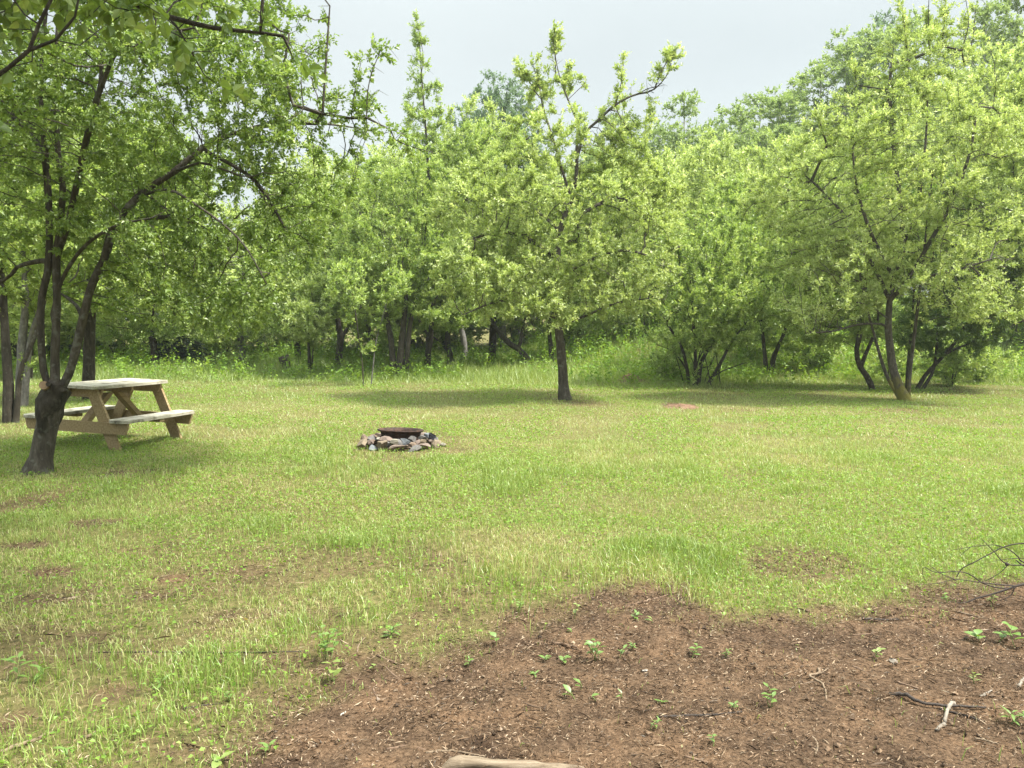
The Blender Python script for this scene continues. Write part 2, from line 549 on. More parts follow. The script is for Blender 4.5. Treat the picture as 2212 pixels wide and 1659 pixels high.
def make_ground():
    xs = np.concatenate([np.arange(-500, -30, 25), np.arange(-30, -6, 0.5), np.arange(-6, 6, 0.06), np.arange(6, 30, 0.5), np.arange(30, 501, 25)])
    ys = np.concatenate([np.arange(-60, -4, 4), np.arange(-4, 2, 0.4), np.arange(2, 8, 0.05), np.arange(8, 32, 0.25), np.arange(32, 100, 3), np.arange(100, 701, 30)])
    X, Y = np.meshgrid(xs, ys)
    x, y = X.ravel(), Y.ravel()
    soil = np.maximum(soil_mask(x, y, 0.24), 0.9 * spot_mask(x, y))
    z = terrain(x, y) + soil * (0.030 * (fbm(x * 6, y * 6, 61, 3) - 0.5) + 0.022 * (fbm(x * 17, y * 17, 63, 2) - 0.5)) * smooth((9 - y) / 3)
    nx, ny = len(xs), len(ys)
    i = np.arange(ny - 1)[:, None] * nx + np.arange(nx - 1)[None, :]
    F = np.stack([i, i + 1, i + nx + 1, i + nx], -1).reshape(-1, 4)
    o = mesh_np("ground", np.stack([x, y, z], 1), [F], GROUND_M, None, {"soil": soil}, True)
    tag(o, "clearing floor of thin lawn running into bare brown soil", "ground", None, "structure")

make_ground()
RNG = np.random.default_rng(7)

def blades(x, y, h, w, lean, tint, near):
    n = len(x)
    z = terrain(x, y) - 0.004
    az = RNG.uniform(0, 2 * np.pi, n)
    a2 = RNG.uniform(0, 2 * np.pi, n)
    s = np.stack([np.cos(a2), np.sin(a2), np.zeros(n)], 1) * (w / 2)[:, None]
    d = np.stack([np.cos(az), np.sin(az), np.zeros(n)], 1)
    b = np.stack([x, y, z], 1)
    up = np.array([0, 0, 1.0])
    tip = b + up * (h * np.sqrt(np.maximum(1 - lean ** 2, 0.05)))[:, None] + d * (h * lean)[:, None]
    if near:
        m = b + up * (h * 0.58)[:, None] + d * (h * lean * 0.30)[:, None]
        V = np.stack([b - s, b + s, m + s * 0.8, m - s * 0.8, tip], 1).reshape(-1, 3)
        k = np.arange(n)[:, None] * 5
        return V, [k + np.array([[0, 1, 2, 3]])], [k + np.array([[3, 2, 4]])], np.repeat(tint, 5)
    V = np.stack([b - s, b + s, tip], 1).reshape(-1, 3)
    k = np.arange(n)[:, None] * 3
    return V, [], [k + np.array([[0, 1, 2]])], np.repeat(tint, 3)

def tall_field(x, y):
    """0 where the lawn is mown, 1 in the rough along the trees."""
    edge = 18.8 + 2.2 * (fbm(x * 0.35, y * 0.35, 71, 3) - 0.5) * 2 - 1.6 * smooth((x - 6) / 2) * 0 + 1.5 * smooth((-x - 5) / 3)
    return smooth((y - edge) / 4.0)

PIT = gnd(866, 962)
def make_grass():
    Vs, F4s, F3s, Ts, off = [], [], [], [], 0
    bands = [(2.2, 4.2, 95000, 1.0, True), (4.2, 6.5, 165000, 1.0, True), (6.5, 10.5, 200000, 1.25, True), (10.5, 16.0, 210000, 1.7, False), (16.0, 24.0, 160000, 2.8, False), (24.0, 36.0, 90000, 4.5, False)]
    for y0, y1, n, ws, near in bands:
        y = np.sqrt(RNG.uniform(y0 ** 2, y1 ** 2, n))
        x = RNG.uniform(-1, 1, n) * (0.72 * y + 1.8)
        soil, spot = soil_mask(x, y, 0.30), spot_mask(x, y)
        clump = fbm(x * 4.5, y * 4.5, 81, 3)
        dens = (1 - 0.985 * soil) * (1 - 0.93 * spot) * (0.5 + 0.5 * smooth((clump - 0.30) / 0.25))
        dens = np.where((x < 0.4) & (y < 6), dens * (0.40 + 0.60 * smooth((fbm(x * 1.6, y * 1.6, 83, 3) - 0.42) / 0.2)), dens)
        dens *= (np.hypot(x - PIT[0], y - PIT[1]) > 0.43)
        keep = RNG.random(n) < dens
        x, y, soil, spot = x[keep], y[keep], soil[keep], spot[keep]
        n = len(x)
        tall = tall_field(x, y)
        tuft = smooth((fbm(x * 1.1 + 2, y * 1.1, 91, 3) - 0.56) / 0.15) * (0.45 + 0.55 * smooth((9.5 - y) / 3))
        h = 0.030 + 0.040 * fbm(x * 0.8, y * 0.8, 85, 3) + 0.070 * tuft + tall * (0.18 + 0.30 * fbm(x * 0.6, y * 0.6, 87, 3))
        h = h * RNG.uniform(0.55, 1.25, n) * (1 - 0.45 * spot) * (1 - 0.4 * soil)
        stray = RNG.random(n) < 0.012
        h = np.where(stray, h * 2.0, h)
        w = RNG.uniform(0.0022, 0.0050, n) * ws * (1 + 0.8 * tall)
        lean = np.clip(RNG.normal(0.62 - 0.18 * tuft - 0.2 * tall, 0.22, n), 0.05, 0.97)
        dry = dry_field(x, y)
        isdry = RNG.random(n) < np.clip(0.05 + 0.66 * dry + 0.4 * spot - 0.25 * tuft - 0.1 * tall, 0.03, 0.9)
        tint = np.where(isdry, RNG.uniform(0.68, 1.0, n), np.clip(RNG.normal(0.33 - 0.10 * tuft + 0.12 * dry + 0.10 * smooth((x + 4) / 5) * smooth((y - 4.5) / 3) - 0.02 * tall, 0.13, n), 0, 0.66))
        h = np.where(isdry, h * 0.75, h)
        w = np.where(isdry, w * 0.8, w)
        V, f4, f3, t = blades(x, y, h, w, lean, tint, near)
        Vs.append(V); Ts.append(t)
        F4s += [f + off for f in f4]
        F3s += [f + off for f in f3]
        off += len(V)
    F = ([np.concatenate(F4s)] if F4s else []) + [np.concatenate(F3s)]
    o = mesh_np("grass", np.concatenate(Vs), F, GRASS_M, None, {"tint": np.concatenate(Ts)})
    tag(o, "short yellow green lawn grass with dry straws, taller along the trees", "grass", None, "stuff")

make_grass()

def leaf_quads(b, d, nrm, ln, wd, fold):
    """Folded leaves: base points b, directions d, face normals nrm, lengths, widths."""
    side = norm(np.cross(d, nrm))
    nrm = np.cross(side, d)
    mid = b + d * (ln * 0.46)[:, None]
    hw = (wd * 0.5)[:, None]
    up = nrm * (wd * fold)[:, None]
    tip = b + d * ln[:, None] - nrm * (ln * 0.12)[:, None]
    V = np.stack([b, mid + side * hw + up, tip, mid - side * hw + up], 1).reshape(-1, 3)
    k = np.arange(len(b))[:, None] * 4
    return V, np.concatenate([k + np.array([[0, 1, 2]]), k + np.array([[0, 2, 3]])])

def leaf_round(b, d, nrm, ln, wd, fold):
    side = norm(np.cross(d, nrm))
    nrm = np.cross(side, d)
    L_, W_ = ln[:, None], (wd * 0.5)[:, None]
    up = nrm * (wd * fold)[:, None]
    P = [b, b + d * L_ * .16 + side * W_ * .72 + up * .6, b + d * L_ * .45 + side * W_ + up, b + d * L_ * .78 + side * W_ * .55 + up * .4, b + d * L_ - nrm * L_ * .12,
         b + d * L_ * .78 - side * W_ * .55 + up * .4, b + d * L_ * .45 - side * W_ + up, b + d * L_ * .16 - side * W_ * .72 + up * .6]
    V = np.stack(P, 1).reshape(-1, 3)
    k = np.arange(len(b))[:, None] * 8
    return V, np.concatenate([k + np.array([[0, 1, 2, 3]]), k + np.array([[0, 3, 4, 5]]), k + np.array([[0, 5, 6, 7]])])

def rand_dirs(n, rng):
    return norm(rng.normal(size=(n, 3)))

def make_lawn_weeds():
    """Clover and other small broad leaves in the lawn."""
    X, Y = [], []
    for y0, y1, n in [(2.6, 5.0, 9000), (5, 8, 22000), (8, 13, 52000), (13, 20, 52000)]:
        y = np.sqrt(RNG.uniform(y0 ** 2, y1 ** 2, n))
        x = RNG.uniform(-1, 1, n) * (0.68 * y + 1.0)
        p = smooth((fbm(x * 0.9, y * 0.9, 101, 4) - 0.40) / 0.2) * (1 - soil_mask(x, y)) * (1 - spot_mask(x, y)) * (np.hypot(x - PIT[0], y - PIT[1]) > 0.5)
        k = RNG.random(n) < p
        X.append(x[k]); Y.append(y[k])
    x, y = np.concatenate(X), np.concatenate(Y)
    n = len(x)
    z = terrain(x, y) + RNG.uniform(0.012, 0.06, n)
    d = rand_dirs(n, RNG) * np.array([1, 1, 0.35])
    d = norm(d)
    nr = norm(np.array([0, 0, 1.0]) + 0.55 * RNG.normal(size=(n, 3)))
    s = RNG.uniform(0.010, 0.021, n) * (1 + 0.05 * y)
    V, F = leaf_quads(np.stack([x, y, z], 1), d, nr, s, s * 0.8, 0.15)
    tint = np.clip(RNG.normal(0.5, 0.22, n), 0, 1)
    o = mesh_np("lawn_weeds", V, [F], WEED_M, None, {"tint": np.repeat(tint, 4)})
    tag(o, "small clover and weed leaves spread through the lawn", "weeds", None, "stuff")

make_lawn_weeds()

LITTER_M = leaf_mat("soil litter chips", [(0.0, (0.024, 0.015, 0.010)), (0.35, (0.086, 0.054, 0.033)), (0.7, (0.205, 0.136, 0.084)), (1.0, (0.400, 0.310, 0.215))], trans=0.0, gloss=0.02)
def make_litter():
    n = 190000
    y = np.sqrt(RNG.uniform(2.2 ** 2, 6.2 ** 2, n))
    x = RNG.uniform(-1, 1, n) * (0.68 * y + 1.0)
    m = np.maximum(soil_mask(x, y), 0.75 * spot_mask(x, y))
    m = np.maximum(m, 0.16 * (x < 0.5) * smooth((5.2 - y) / 1.5))
    k = RNG.random(n) < m * (0.55 + 0.45 * smooth((fbm(x * 5, y * 5, 111, 3) - 0.3) / 0.3))
    x, y = x[k], y[k]
    n = len(x)
    z = terrain(x, y) + RNG.uniform(0.004, 0.016, n)
    az = RNG.uniform(0, 2 * np.pi, n)
    d = norm(np.stack([np.cos(az), np.sin(az), RNG.normal(0, 0.22, n)], 1))
    nr = norm(np.array([0, 0, 1.0]) + 0.6 * RNG.normal(size=(n, 3)))
    ln = RNG.gamma(1.9, 0.0085, n) + 0.004
    big = RNG.random(n) < 0.03
    ln = np.where(big, ln * 2.2, ln)
    wd = np.minimum(RNG.uniform(0.0015, 0.006, n), ln * 0.5)
    V, F = leaf_quads(np.stack([x, y, z], 1), d, nr, ln, wd, 0.2)
    tint = np.clip(RNG.normal(0.50, 0.27, n), 0, 1)
    o = mesh_np("soil_litter", V, [F], LITTER_M, None, {"tint": np.repeat(tint, 4)})
    tag(o, "brown needles, chips and crumbs strewn over the bare soil", "litter", None, "stuff")

make_litter()

def make_crumbs():
    n = 30000
    y = np.sqrt(RNG.uniform(2.2 ** 2, 6.0 ** 2, n))
    x = RNG.uniform(-1, 1, n) * (0.68 * y + 1.0)
    k = RNG.random(n) < np.maximum(soil_mask(x, y), 0.35 * spot_mask(x, y)) * smooth((fbm(x * 3.1, y * 3.1, 131, 3) - 0.33) / 0.3)
    x, y = x[k], y[k]
    n = len(x)
    s = np.minimum(RNG.gamma(1.4, 0.0022, n) + 0.0012, 0.012)
    c = np.stack([x, y, terrain(x, y) + s * 0.4], 1)
    O = np.array([[1, 0, 0], [-1, 0, 0], [0, 1, 0], [0, -1, 0], [0, 0, 1], [0, 0, -1.0]])
    V = O[None] * (s[:, None, None] * RNG.uniform(0.55, 1.35, (n, 6, 1))) + RNG.normal(0, 0.22, (n, 6, 3)) * s[:, None, None]
    V = (V + c[:, None, :]).reshape(-1, 3)
    f = np.array([[0, 2, 4], [2, 1, 4], [1, 3, 4], [3, 0, 4], [2, 0, 5], [1, 2, 5], [3, 1, 5], [0, 3, 5]])
    F = (np.arange(n)[:, None, None] * 6 + f[None]).reshape(-1, 3)
    tint = np.clip(RNG.normal(0.46, 0.18, n), 0, 1)
    o = mesh_np("soil_crumbs", V, [F], LITTER_M, None, {"tint": np.repeat(tint, 6)})
    tag(o, "small dark and brown lumps of earth over the bare soil", "soil crumbs", None, "stuff")

make_crumbs()

def make_undergrowth():
    """Leafy weeds standing in the rough along the tree line."""
    y = np.sqrt(RNG.uniform(18.5 ** 2, 34 ** 2, 26000))
    x = RNG.uniform(-1, 1, len(y)) * (0.68 * y + 1.0)
    p = smooth((fbm(x * 0.5, y * 0.5, 121, 4) - 0.42) / 0.16) * tall_field(x, y)
    k = RNG.random(len(x)) < p * 0.5
    x, y = x[k], y[k]
    m = 14
    n = len(x)
    hh = RNG.uniform(0.35, 0.85, n) * (0.55 + 0.45 * smooth((y - 20) / 5))
    b = np.repeat(np.stack([x, y, terrain(x, y)], 1), m, 0)
    t = np.tile(np.linspace(0.15, 1, m), n) * np.repeat(hh, m)
    b[:, 2] += t
    b[:, :2] += RNG.normal(0, 0.05, (n * m, 2)) + np.repeat(RNG.normal(0, 0.25, (n, 2)), m, 0) * t[:, None]
    d = norm(rand_dirs(n * m, RNG) * np.array([1, 1, 0.5]) + np.array([0, 0, 0.3]))
    nr = norm(np.array([0, 0, 1.0]) + 0.5 * RNG.normal(size=(n * m, 3)))
    s = RNG.uniform(0.06, 0.13, n * m)
    V, F = leaf_quads(b, d, nr, s, s * 0.5, 0.15)
    tint = np.clip(np.repeat(RNG.normal(0.5, 0.2, n), m) + RNG.normal(0, 0.1, n * m), 0, 1)
    o = mesh_np("undergrowth", V, [F], WEED_M, None, {"tint": np.repeat(tint, 4)})
    tag(o, "bright leafy weeds in the rough grass along the tree line", "undergrowth", None, "stuff")

make_undergrowth()

# ------------------------------------------------------------------ trees
def ellipsoid_points(rng, lobes, n, hole=0.42, nsc=0.9, seed=5):
    """Points through a union of ellipsoids [(centre, radii, weight)], thinned by noise so that clumps and gaps remain."""
    w = np.array([r[0] * r[1] * r[2] * k for _, r, k in lobes], float)
    w = w / w.sum()
    out = []
    for (c, r, _), f in zip(lobes, w):
        m = max(int(n * f * 2.2), 12)
        d = rand_dirs(m, rng) * (rng.random(m) ** 0.42)[:, None]
        out.append(np.asarray(c) + d * np.asarray(r))
    P = np.concatenate(out)
    k = noise3(P + 50, nsc, seed) > hole
    P = P[k]
    if len(P) > n:
        P = P[rng.permutation(len(P))[:n]]
    return P

def grow(rng, polys, att, step, di, dk, trop=0.10, maxit=140, free_from=0.0, jitter=0.18):
    """Space colonisation. POLYS: [(points, r0, r1)] given stems, the first one from the ground; later ones start at the nearest node of the earlier ones."""
    P, par, rmin, ok = [], [], [], []
    for q, (pts_, r0, r1) in enumerate(polys):
        C = bez(pts_, 6)
        L = np.concatenate([[0], np.cumsum(np.linalg.norm(np.diff(C, axis=0), axis=1))])
        m = max(2, int(L[-1] / step) + 1)
        s = np.linspace(0, L[-1], m)
        R = np.stack([np.interp(s, L, C[:, i]) for i in range(3)], 1)
        start = 0
        last = -1
        if q and r0 > 0:
            A = np.array(P)
            last = int(np.argmin(np.linalg.norm(A - R[0], axis=1)))
            start = 1
        for i in range(start, m):
            P.append(R[i]); par.append(last)
            rmin.append(abs(r0) + (r1 - abs(r0)) * i / (m - 1))
            ok.append(R[i][2] - polys[0][0][0][2] >= free_from)
            last = len(P) - 1
    for i in range(len(P)):
        if ok[i] and par[i] >= 0 and rmin[i] < 0.06 and rng.random() < 0.75:
            t = norm(P[i] - P[par[i]])
            w = rng.normal(size=3)
            w = norm(w - t * (w @ t)) + 0.45 * t + np.array([0, 0, 0.15])
            P.append(P[i] + norm(w) * step); par.append(i); rmin.append(0.0); ok.append(True)
    cap = 60000
    A = np.zeros((cap, 3)); A[:len(P)] = P
    n = len(P)
    okv = np.zeros(cap, bool); okv[:n] = ok
    S = np.asarray(att, float)
    nd = np.full(len(S), 1e9); ni = np.zeros(len(S), int)
    def upd(i0, i1):
        idx = np.arange(i0, i1)[okv[i0:i1]]
        for c in range(0, len(idx), 400):
            ii = idx[c:c + 400]
            D = ((S[:, None, :] - A[ii][None]) ** 2).sum(-1)
            j = D.argmin(1)
            d = D[np.arange(len(S)), j]
            b = d < nd
            nd[b] = d[b]; ni[b] = ii[j[b]]
    upd(0, n)
    for it in range(maxit):
        act = nd < di * di
        if not act.any():
            if len(S) == 0: break
            act = nd <= np.sort(nd)[min(20, len(nd) - 1)]
        src = ni[act]
        vec = norm(S[act] - A[src])
        u, inv = np.unique(src, return_inverse=True)
        acc = np.zeros((len(u), 3))
        np.add.at(acc, inv, vec)
        acc = norm(acc + 1e-6)
        acc = norm(acc + rng.normal(0, jitter, acc.shape) + np.array([0, 0, trop]))
        new = A[u] + acc * step
        D = ((S[:, None, :] - A[u][None][:, :0]) ** 2) if False else None
        m = len(u)
        if n + m >= cap: break
        A[n:n + m] = new; okv[n:n + m] = True
        par += list(u); rmin += [0.0] * m
        upd(n, n + m)
        n += m
        # attractors whose nearest node did not change although it grew are stuck: drop a few
        keep = nd > dk * dk
        stuck = np.zeros(len(S), bool); stuck[np.nonzero(act)[0]] = nd[act] >= ((S[act] - A[src]) ** 2).sum(-1) - 1e-9
        keep &= ~(stuck & (rng.random(len(S)) < 0.3))
        S, nd, ni = S[keep], nd[keep], ni[keep]
        if len(S) == 0: break
    return A[:n].copy(), np.array(par), np.array(rmin)

def radii(P, par, rmin, rt=0.004, ex=0.42, rfree=0.05):
    n = len(P)
    tips = np.zeros(n)
    haschild = np.zeros(n, bool)
    haschild[par[par >= 0]] = True
    tips[~haschild] = 1
    for i in range(n - 1, -1, -1):
        if par[i] >= 0:
            tips[par[i]] += tips[i]
    r = np.maximum(np.minimum(rt * tips ** ex, rfree), rmin)
    for i in range(n):
        p = par[i]
        if p >= 0:
            r[i] = min(r[i], r[p] * 0.97) if rmin[i] == 0 else r[i]
    return r, tips

def branch_mesh(name, P, par, r, tips, mat, parent, rcut=0.0, sides=(9, 6, 4, 3), skip=None, rng=None):
    n = len(P)
    kids = [[] for _ in range(n)]
    for i in range(n):
        if par[i] >= 0: kids[par[i]].append(i)
    Vs, Fs, off = [], [], 0
    stack = [(i, -1) for i in range(n) if par[i] < 0]
    while stack:
        i, p = stack.pop()
        ch = [p, i] if p >= 0 else [i]
        while kids[ch[-1]]:
            ks = sorted(kids[ch[-1]], key=lambda q: (-r[q], -tips[q]))
            for q in ks[1:]:
                if r[q] >= rcut: stack.append((q, ch[-1]))
            if r[ks[0]] < rcut: break
            ch.append(ks[0])
        if len(ch) < 2: continue
        R = r[ch].copy()
        if p >= 0: R[0] = min(R[0], R[1] * 1.15)
        R[-1] *= 0.5
        C = P[ch]
        rm = R.max()
        k = sides[0] if rm > 0.06 else sides[1] if rm > 0.025 else sides[2] if rm > 0.010 else sides[3]
        V, F, _ = tube_arrays(C, R, k)
        if rm > 0.05 and rng is not None:          # knobbly bark on the thick stems
            V = V + (noise3(V + 20, 7.0, 3)[:, None] - 0.5) * 0.25 * np.repeat(R, k)[:, None] * norm(V - np.repeat(C, k, 0))
        Vs.append(V); Fs.append(F + off); off += len(V)
    return mesh_np(name, np.concatenate(Vs), [np.concatenate(Fs)], mat, parent, None, True)

def crown_mesh(name, rng, P, par, r, mat, parent, rleaf=0.014, shoots=1.4, per=8, slen=(0.10, 0.26), size=(0.04, 0.065), aspect=0.55, up=0.35, droop=0.0, zmin=None, keep=None, spread=0.8, wob=0.6, tipg=0.25, clump=2.0, cl0=0.36, rounded=False):
    n = len(P)
    cand = np.nonzero((r < rleaf) & (par >= 0))[0]
    if zmin is not None: cand = cand[P[cand][:, 2] > zmin]
    if keep is not None: cand = cand[keep(P[cand])]
    dens = smooth((noise3(P[cand] + 31, clump, 77) * .6 + noise3(P[cand] + 5, clump * 2.3, 78) * .4 - cl0) / 0.22) * 1.55
    cnt = rng.poisson(shoots * dens)
    ci = np.repeat(cand, cnt)
    m = len(ci)
    bd = norm(P[ci] - P[par[ci]])
    cen = P[cand].mean(0)
    outw = norm(P[ci] - cen)
    sd = norm(0.55 * bd + 0.75 * rng.normal(size=(m, 3)) * 0.7 + 0.35 * outw + np.array([0, 0, up - droop]))
    sl = rng.uniform(*slen, m)
    base = P[ci] - (P[ci] - P[par[ci]]) * rng.random(m)[:, None]
    stint = np.clip(rng.normal(0.44, 0.22, m), 0, 1)
    k = per
    t = (np.arange(k) + 0.6)[None, :] / k * np.ones((m, 1))
    t = np.clip(t + rng.normal(0, 0.05, t.shape), 0.05, 1.02)
    b = base[:, None, :] + sd[:, None, :] * (t * sl[:, None])[..., None]
    ref = norm(np.cross(sd, rng.normal(size=(m, 3))))
    ref2 = np.cross(sd, ref)
    ph = np.arange(k)[None, :] * 2.4 + rng.uniform(0, 6.28, (m, 1))
    perp = np.cos(ph)[..., None] * ref[:, None, :] + np.sin(ph)[..., None] * ref2[:, None, :]
    d = norm(sd[:, None, :] * (0.35 + 0.75 * t[..., None]) + perp * spread * (1.15 - 0.5 * t[..., None]) + rng.normal(0, 0.22, (m, k, 3)) + np.array([0, 0, 0.12 - droop]))
    nr = norm(np.array([0, 0, 0.75]) + 0.45 * sd[:, None, :] - 0.25 * perp + wob * rng.normal(size=(m, k, 3)))
    ln = rng.uniform(*size, (m, k)) * rng.uniform(0.75, 1.25, (m, 1)) * (1.05 - 0.45 * np.maximum(t - 0.6, 0))
    tint = np.clip(stint[:, None] + tipg * (t - 0.45) + rng.normal(0, 0.11, (m, k)), 0, 1)
    V, F = (leaf_round if rounded else leaf_quads)(b.reshape(-1, 3), d.reshape(-1, 3), nr.reshape(-1, 3), ln.ravel(), ln.ravel() * aspect * rng.uniform(0.85, 1.15, m * k), 0.18)
    return mesh_np(name, V, [F], mat, parent, {"tint": np.repeat(tint.ravel(), 8 if rounded else 4)})

def lobes_px(lobes, Y, base):
    """Crown lobes given in the picture at depth Y: (u, v, ru, rv[, depth offset[, weight[, depth radius]]]) -> local ellipsoids."""
    out = []
    for l in lobes:
        u, v, ru, rv = l[:4]
        dy = l[4] if len(l) > 4 else 0.0
        wt = l[5] if len(l) > 5 else 1.0
        c = pt(u, v, Y + dy) - base
        rx, rz = ru / FD * (Y + dy), rv / FD * (Y + dy)
        ry = l[6] if len(l) > 6 else max(0.8, 0.85 * rx)
        out.append((c, (rx, ry, rz), wt))
    return out

def stems_px(stems, Y, base, rng, dy=0.0):
    """Stems given as ([(u, v[, depth offset])...], r0, r1); negative r0 starts a separate stem at the ground."""
    out = []
    for P, r0, r1 in stems:
        W = []
        for i, q in enumerate(P):
            o = q[2] if len(q) > 2 else 0.0
            W.append(pt(q[0], q[1], Y + o) - base)
        out.append((W, r0, r1))
    out[0][0][0] = out[0][0][0] * np.array([1, 1, 0]) + np.array([0, 0, -0.08])
    return out

TREE_LOG = False
def tree(name, label, cat, base_px, Y, stems, lobes, n_att, seed, bark, leaf, step=0.22, dk=0.30, di=1.3, rt=0.0035, ex=0.42, free=0.9, group=None,
         shoots_at=(), leafkw=None, hole=0.42, rcut=0.0, trop=0.08, nsc=0.9):
    rng = np.random.default_rng(seed)
    b = pt(base_px[0], base_px[1], Y)
    b[2] = th(b[0], b[1])
    E = empty(name, b, label, cat, group)
    st = stems_px(stems, Y, b, rng)
    att = ellipsoid_points(rng, lobes_px(lobes, Y, b), n_att, hole, nsc, seed)
    extra = []
    for q in shoots_at:                                   # slender shoots standing out of the crown: ((u0, v0), (u1, v1))
        a, c = pt(q[0][0], q[0][1], Y) - b, pt(q[1][0], q[1][1], Y) - b
        off = np.array([0, rng.normal(0, 0.12), 0])
        L = np.linalg.norm(c - a)
        mid_ = (a + c) / 2 + rng.normal(0, 0.05 * L, 3)
        st.append(([a + off, mid_ + off, c + off], 0.0075, 0.002))
        t = rng.random((int(L / 0.035), 1))
        extra.append(a + (c - a) * t + off + rng.normal(0, 1, (len(t), 3)) * (0.05 + 0.16 * L * (1 - t)) * np.array([.6, .6, .5]))
    if extra: att = np.concatenate([att] + extra)
    P, par, rm = grow(rng, st, att, step, di, dk, trop, free_from=free)
    r, tips = radii(P, par, rm, rt, ex)
    branch_mesh("trunk", P, par, r, tips, BARK[bark], E, rcut, rng=rng)
    r2 = r.copy()
    r2[(rm > 0) & (rng.random(len(r)) < 0.6)] = 9.0           # most leaves sit on the twigs, not on the boughs
    crown_mesh("crown", rng, P, par, r2, LEAF[leaf], E, **(leafkw or {}))
    if TREE_LOG: print("TREE", name, len(P), int((r < (leafkw or {}).get("rleaf", .014)).sum()), len(max(E.children,key=lambda c:len(c.data.polygons)).data.polygons) // 2)
    return E, P, par, r, tips

# --- the many-stemmed tree beside the picnic table
def left_tree():
    Y = 8.2
    stems = [
        ([(80, 1046), (84, 1022), (89, 990)], 0.185, 0.112),
        ([(89, 990), (97, 950), (108, 900), (118, 855), (118, 835)], 0.112, 0.090),
        ([(118, 845), (97, 815), (90, 753), (88, 686), (91, 636), (103, 586), (107, 500), (103, 400), (97, 333), (90, 233), (90, 133), (100, 17), (104, -120)], 0.041, 0.013),
        ([(118, 845), (119, 815), (119, 753), (123, 653), (122, 553), (131, 480), (136, 400), (127, 350), (120, 200), (125, 60), (128, -90)], 0.045, 0.012),
        ([(122, 850), (145, 818), (160, 770), (180, 686), (197, 620), (227, 555), (247, 490), (300, 423, .1), (377, 370, .2), (433, 323, .3), (477, 300, .4), (563, 273, .5), (660, 266, .6), (740, 272, .7), (830, 288, .8)], 0.040, 0.006),
        ([(121, 560), (150, 470, -.2), (187, 300, -.4), (213, 200, -.5), (220, 133, -.5), (224, 30, -.5)], 0.030, 0.010),
        ([(213, 205, -.5), (250, 115, -.6), (300, 85, -.7), (420, 60, -.8)], 0.020, 0.007),
        ([(107, 705), (128, 620), (150, 575, -.1), (185, 530, -.3), (245, 490, -.7), (330, 470, -1.2)], 0.024, 0.007),
        ([(377, 372, .2), (430, 352, .0), (465, 360, -.1), (520, 380, -.2)], 0.018, 0.006),
        ([(300, 425, .1), (360, 410, -.3), (420, 440, -.6), (520, 520, -.8), (590, 640, -.8)], 0.016, 0.004),
        ([(433, 325, .3), (490, 350, .3), (560, 400, .3), (620, 500, .2)], 0.014, 0.004),
        ([(180, 690), (165, 660, .3), (140, 640, .5), (110, 620, .7)], 0.025, 0.008),
        ([(247, 490), (330, 470, .6), (420, 480, 1.1), (500, 540, 1.4)], 0.028, 0.008),
        ([(107, 560), (40, 575, .2), (10, 605, .3), (-80, 620, .4)], 0.028, 0.010),
        ([(97, 330), (20, 240, .5), (-70, 160, .9)], 0.030, 0.010),
    ]
    lobes = [(130, 150, 330, 260, 0.0, 1.0, 2.2), (-150, 330, 220, 260, 0.3, .6, 1.8), (430, 180, 230, 200, 0.3, 1.0, 1.8), (380, 470, 230, 150, 0.4, 1.0, 1.6),
             (480, 610, 170, 130, 0.2, 1.0, 1.2), (600, 400, 150, 170, 0.6, 1.2, 1.3), (580, 170, 130, 150, .4, 1.0, 1.3), (740, 350, 110, 90, .7, 1.0, .9), (560, 560, 130, 110, .4, 1.0, 1.1), (80, 430, 190, 130, 0.6, .7, 1.6), (690, 300, 80, 60, .7, .5, .5), (300, 660, 110, 60, 1.2, .4, .6),
             (-60, 600, 110, 60, .6, .5, .8), (250, -60, 380, 120, 0, .8, 1.8)]
    sh = [((690, 270), (708, 5)), ((745, 275), (770, 120)), ((790, 282), (828, 95)), ((640, 255), (622, 70)), ((665, 265), (655, 140)), ((820, 286), (880, 300)), ((826, 288), (935, 330)), ((770, 280), (800, 200)), ((720, 272), (735, 190))]
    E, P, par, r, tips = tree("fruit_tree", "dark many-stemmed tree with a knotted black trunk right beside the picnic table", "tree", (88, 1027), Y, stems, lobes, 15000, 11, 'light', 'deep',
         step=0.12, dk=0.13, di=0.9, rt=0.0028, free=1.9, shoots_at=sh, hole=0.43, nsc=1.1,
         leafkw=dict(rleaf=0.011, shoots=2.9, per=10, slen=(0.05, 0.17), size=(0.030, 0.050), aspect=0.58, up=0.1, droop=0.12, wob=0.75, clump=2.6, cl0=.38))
    # sawn stubs on the knotted fork
    b = np.array(E.location)
    for u, v, dx, dz, rr in [(94, 832, -0.13, 0.02, 0.042), (104, 830, -0.02, 0.03, 0.022), (135, 842, 0.10, 0.04, 0.022)]:
        m = MB()
        a = pt(u + 8, v + 4, Y) - b
        c = pt(u, v, Y - 0.20) - b
        m.tube([a, (a + c) / 2, c], [rr * 1.15, rr * 1.08, rr], 12)
        s = m.build("branch_stub", CUT_M if rr > 0.03 else BARK['dark'], E, False)
    # the swollen burr under the fork
    m = MB()
    C = [pt(u, v, Y) - b for u, v in [(100, 930), (106, 895), (114, 865), (119, 846), (124, 828)]]
    V, F, _ = tube_arrays(np.array(C), np.array([0.092, 0.112, 0.134, 0.128, 0.090]), 18)
    V = V + (noise3(V + 9, 11.0, 8)[:, None] - 0.5) * 0.10 * norm(V - np.repeat(np.array(C), 18, 0)) + (noise3(V + 3, 26.0, 9)[:, None] - 0.5) * 0.035
    m.add(V, [list(f) for f in F])
    m.build("burr", BARK['dark'], E, True)

left_tree()

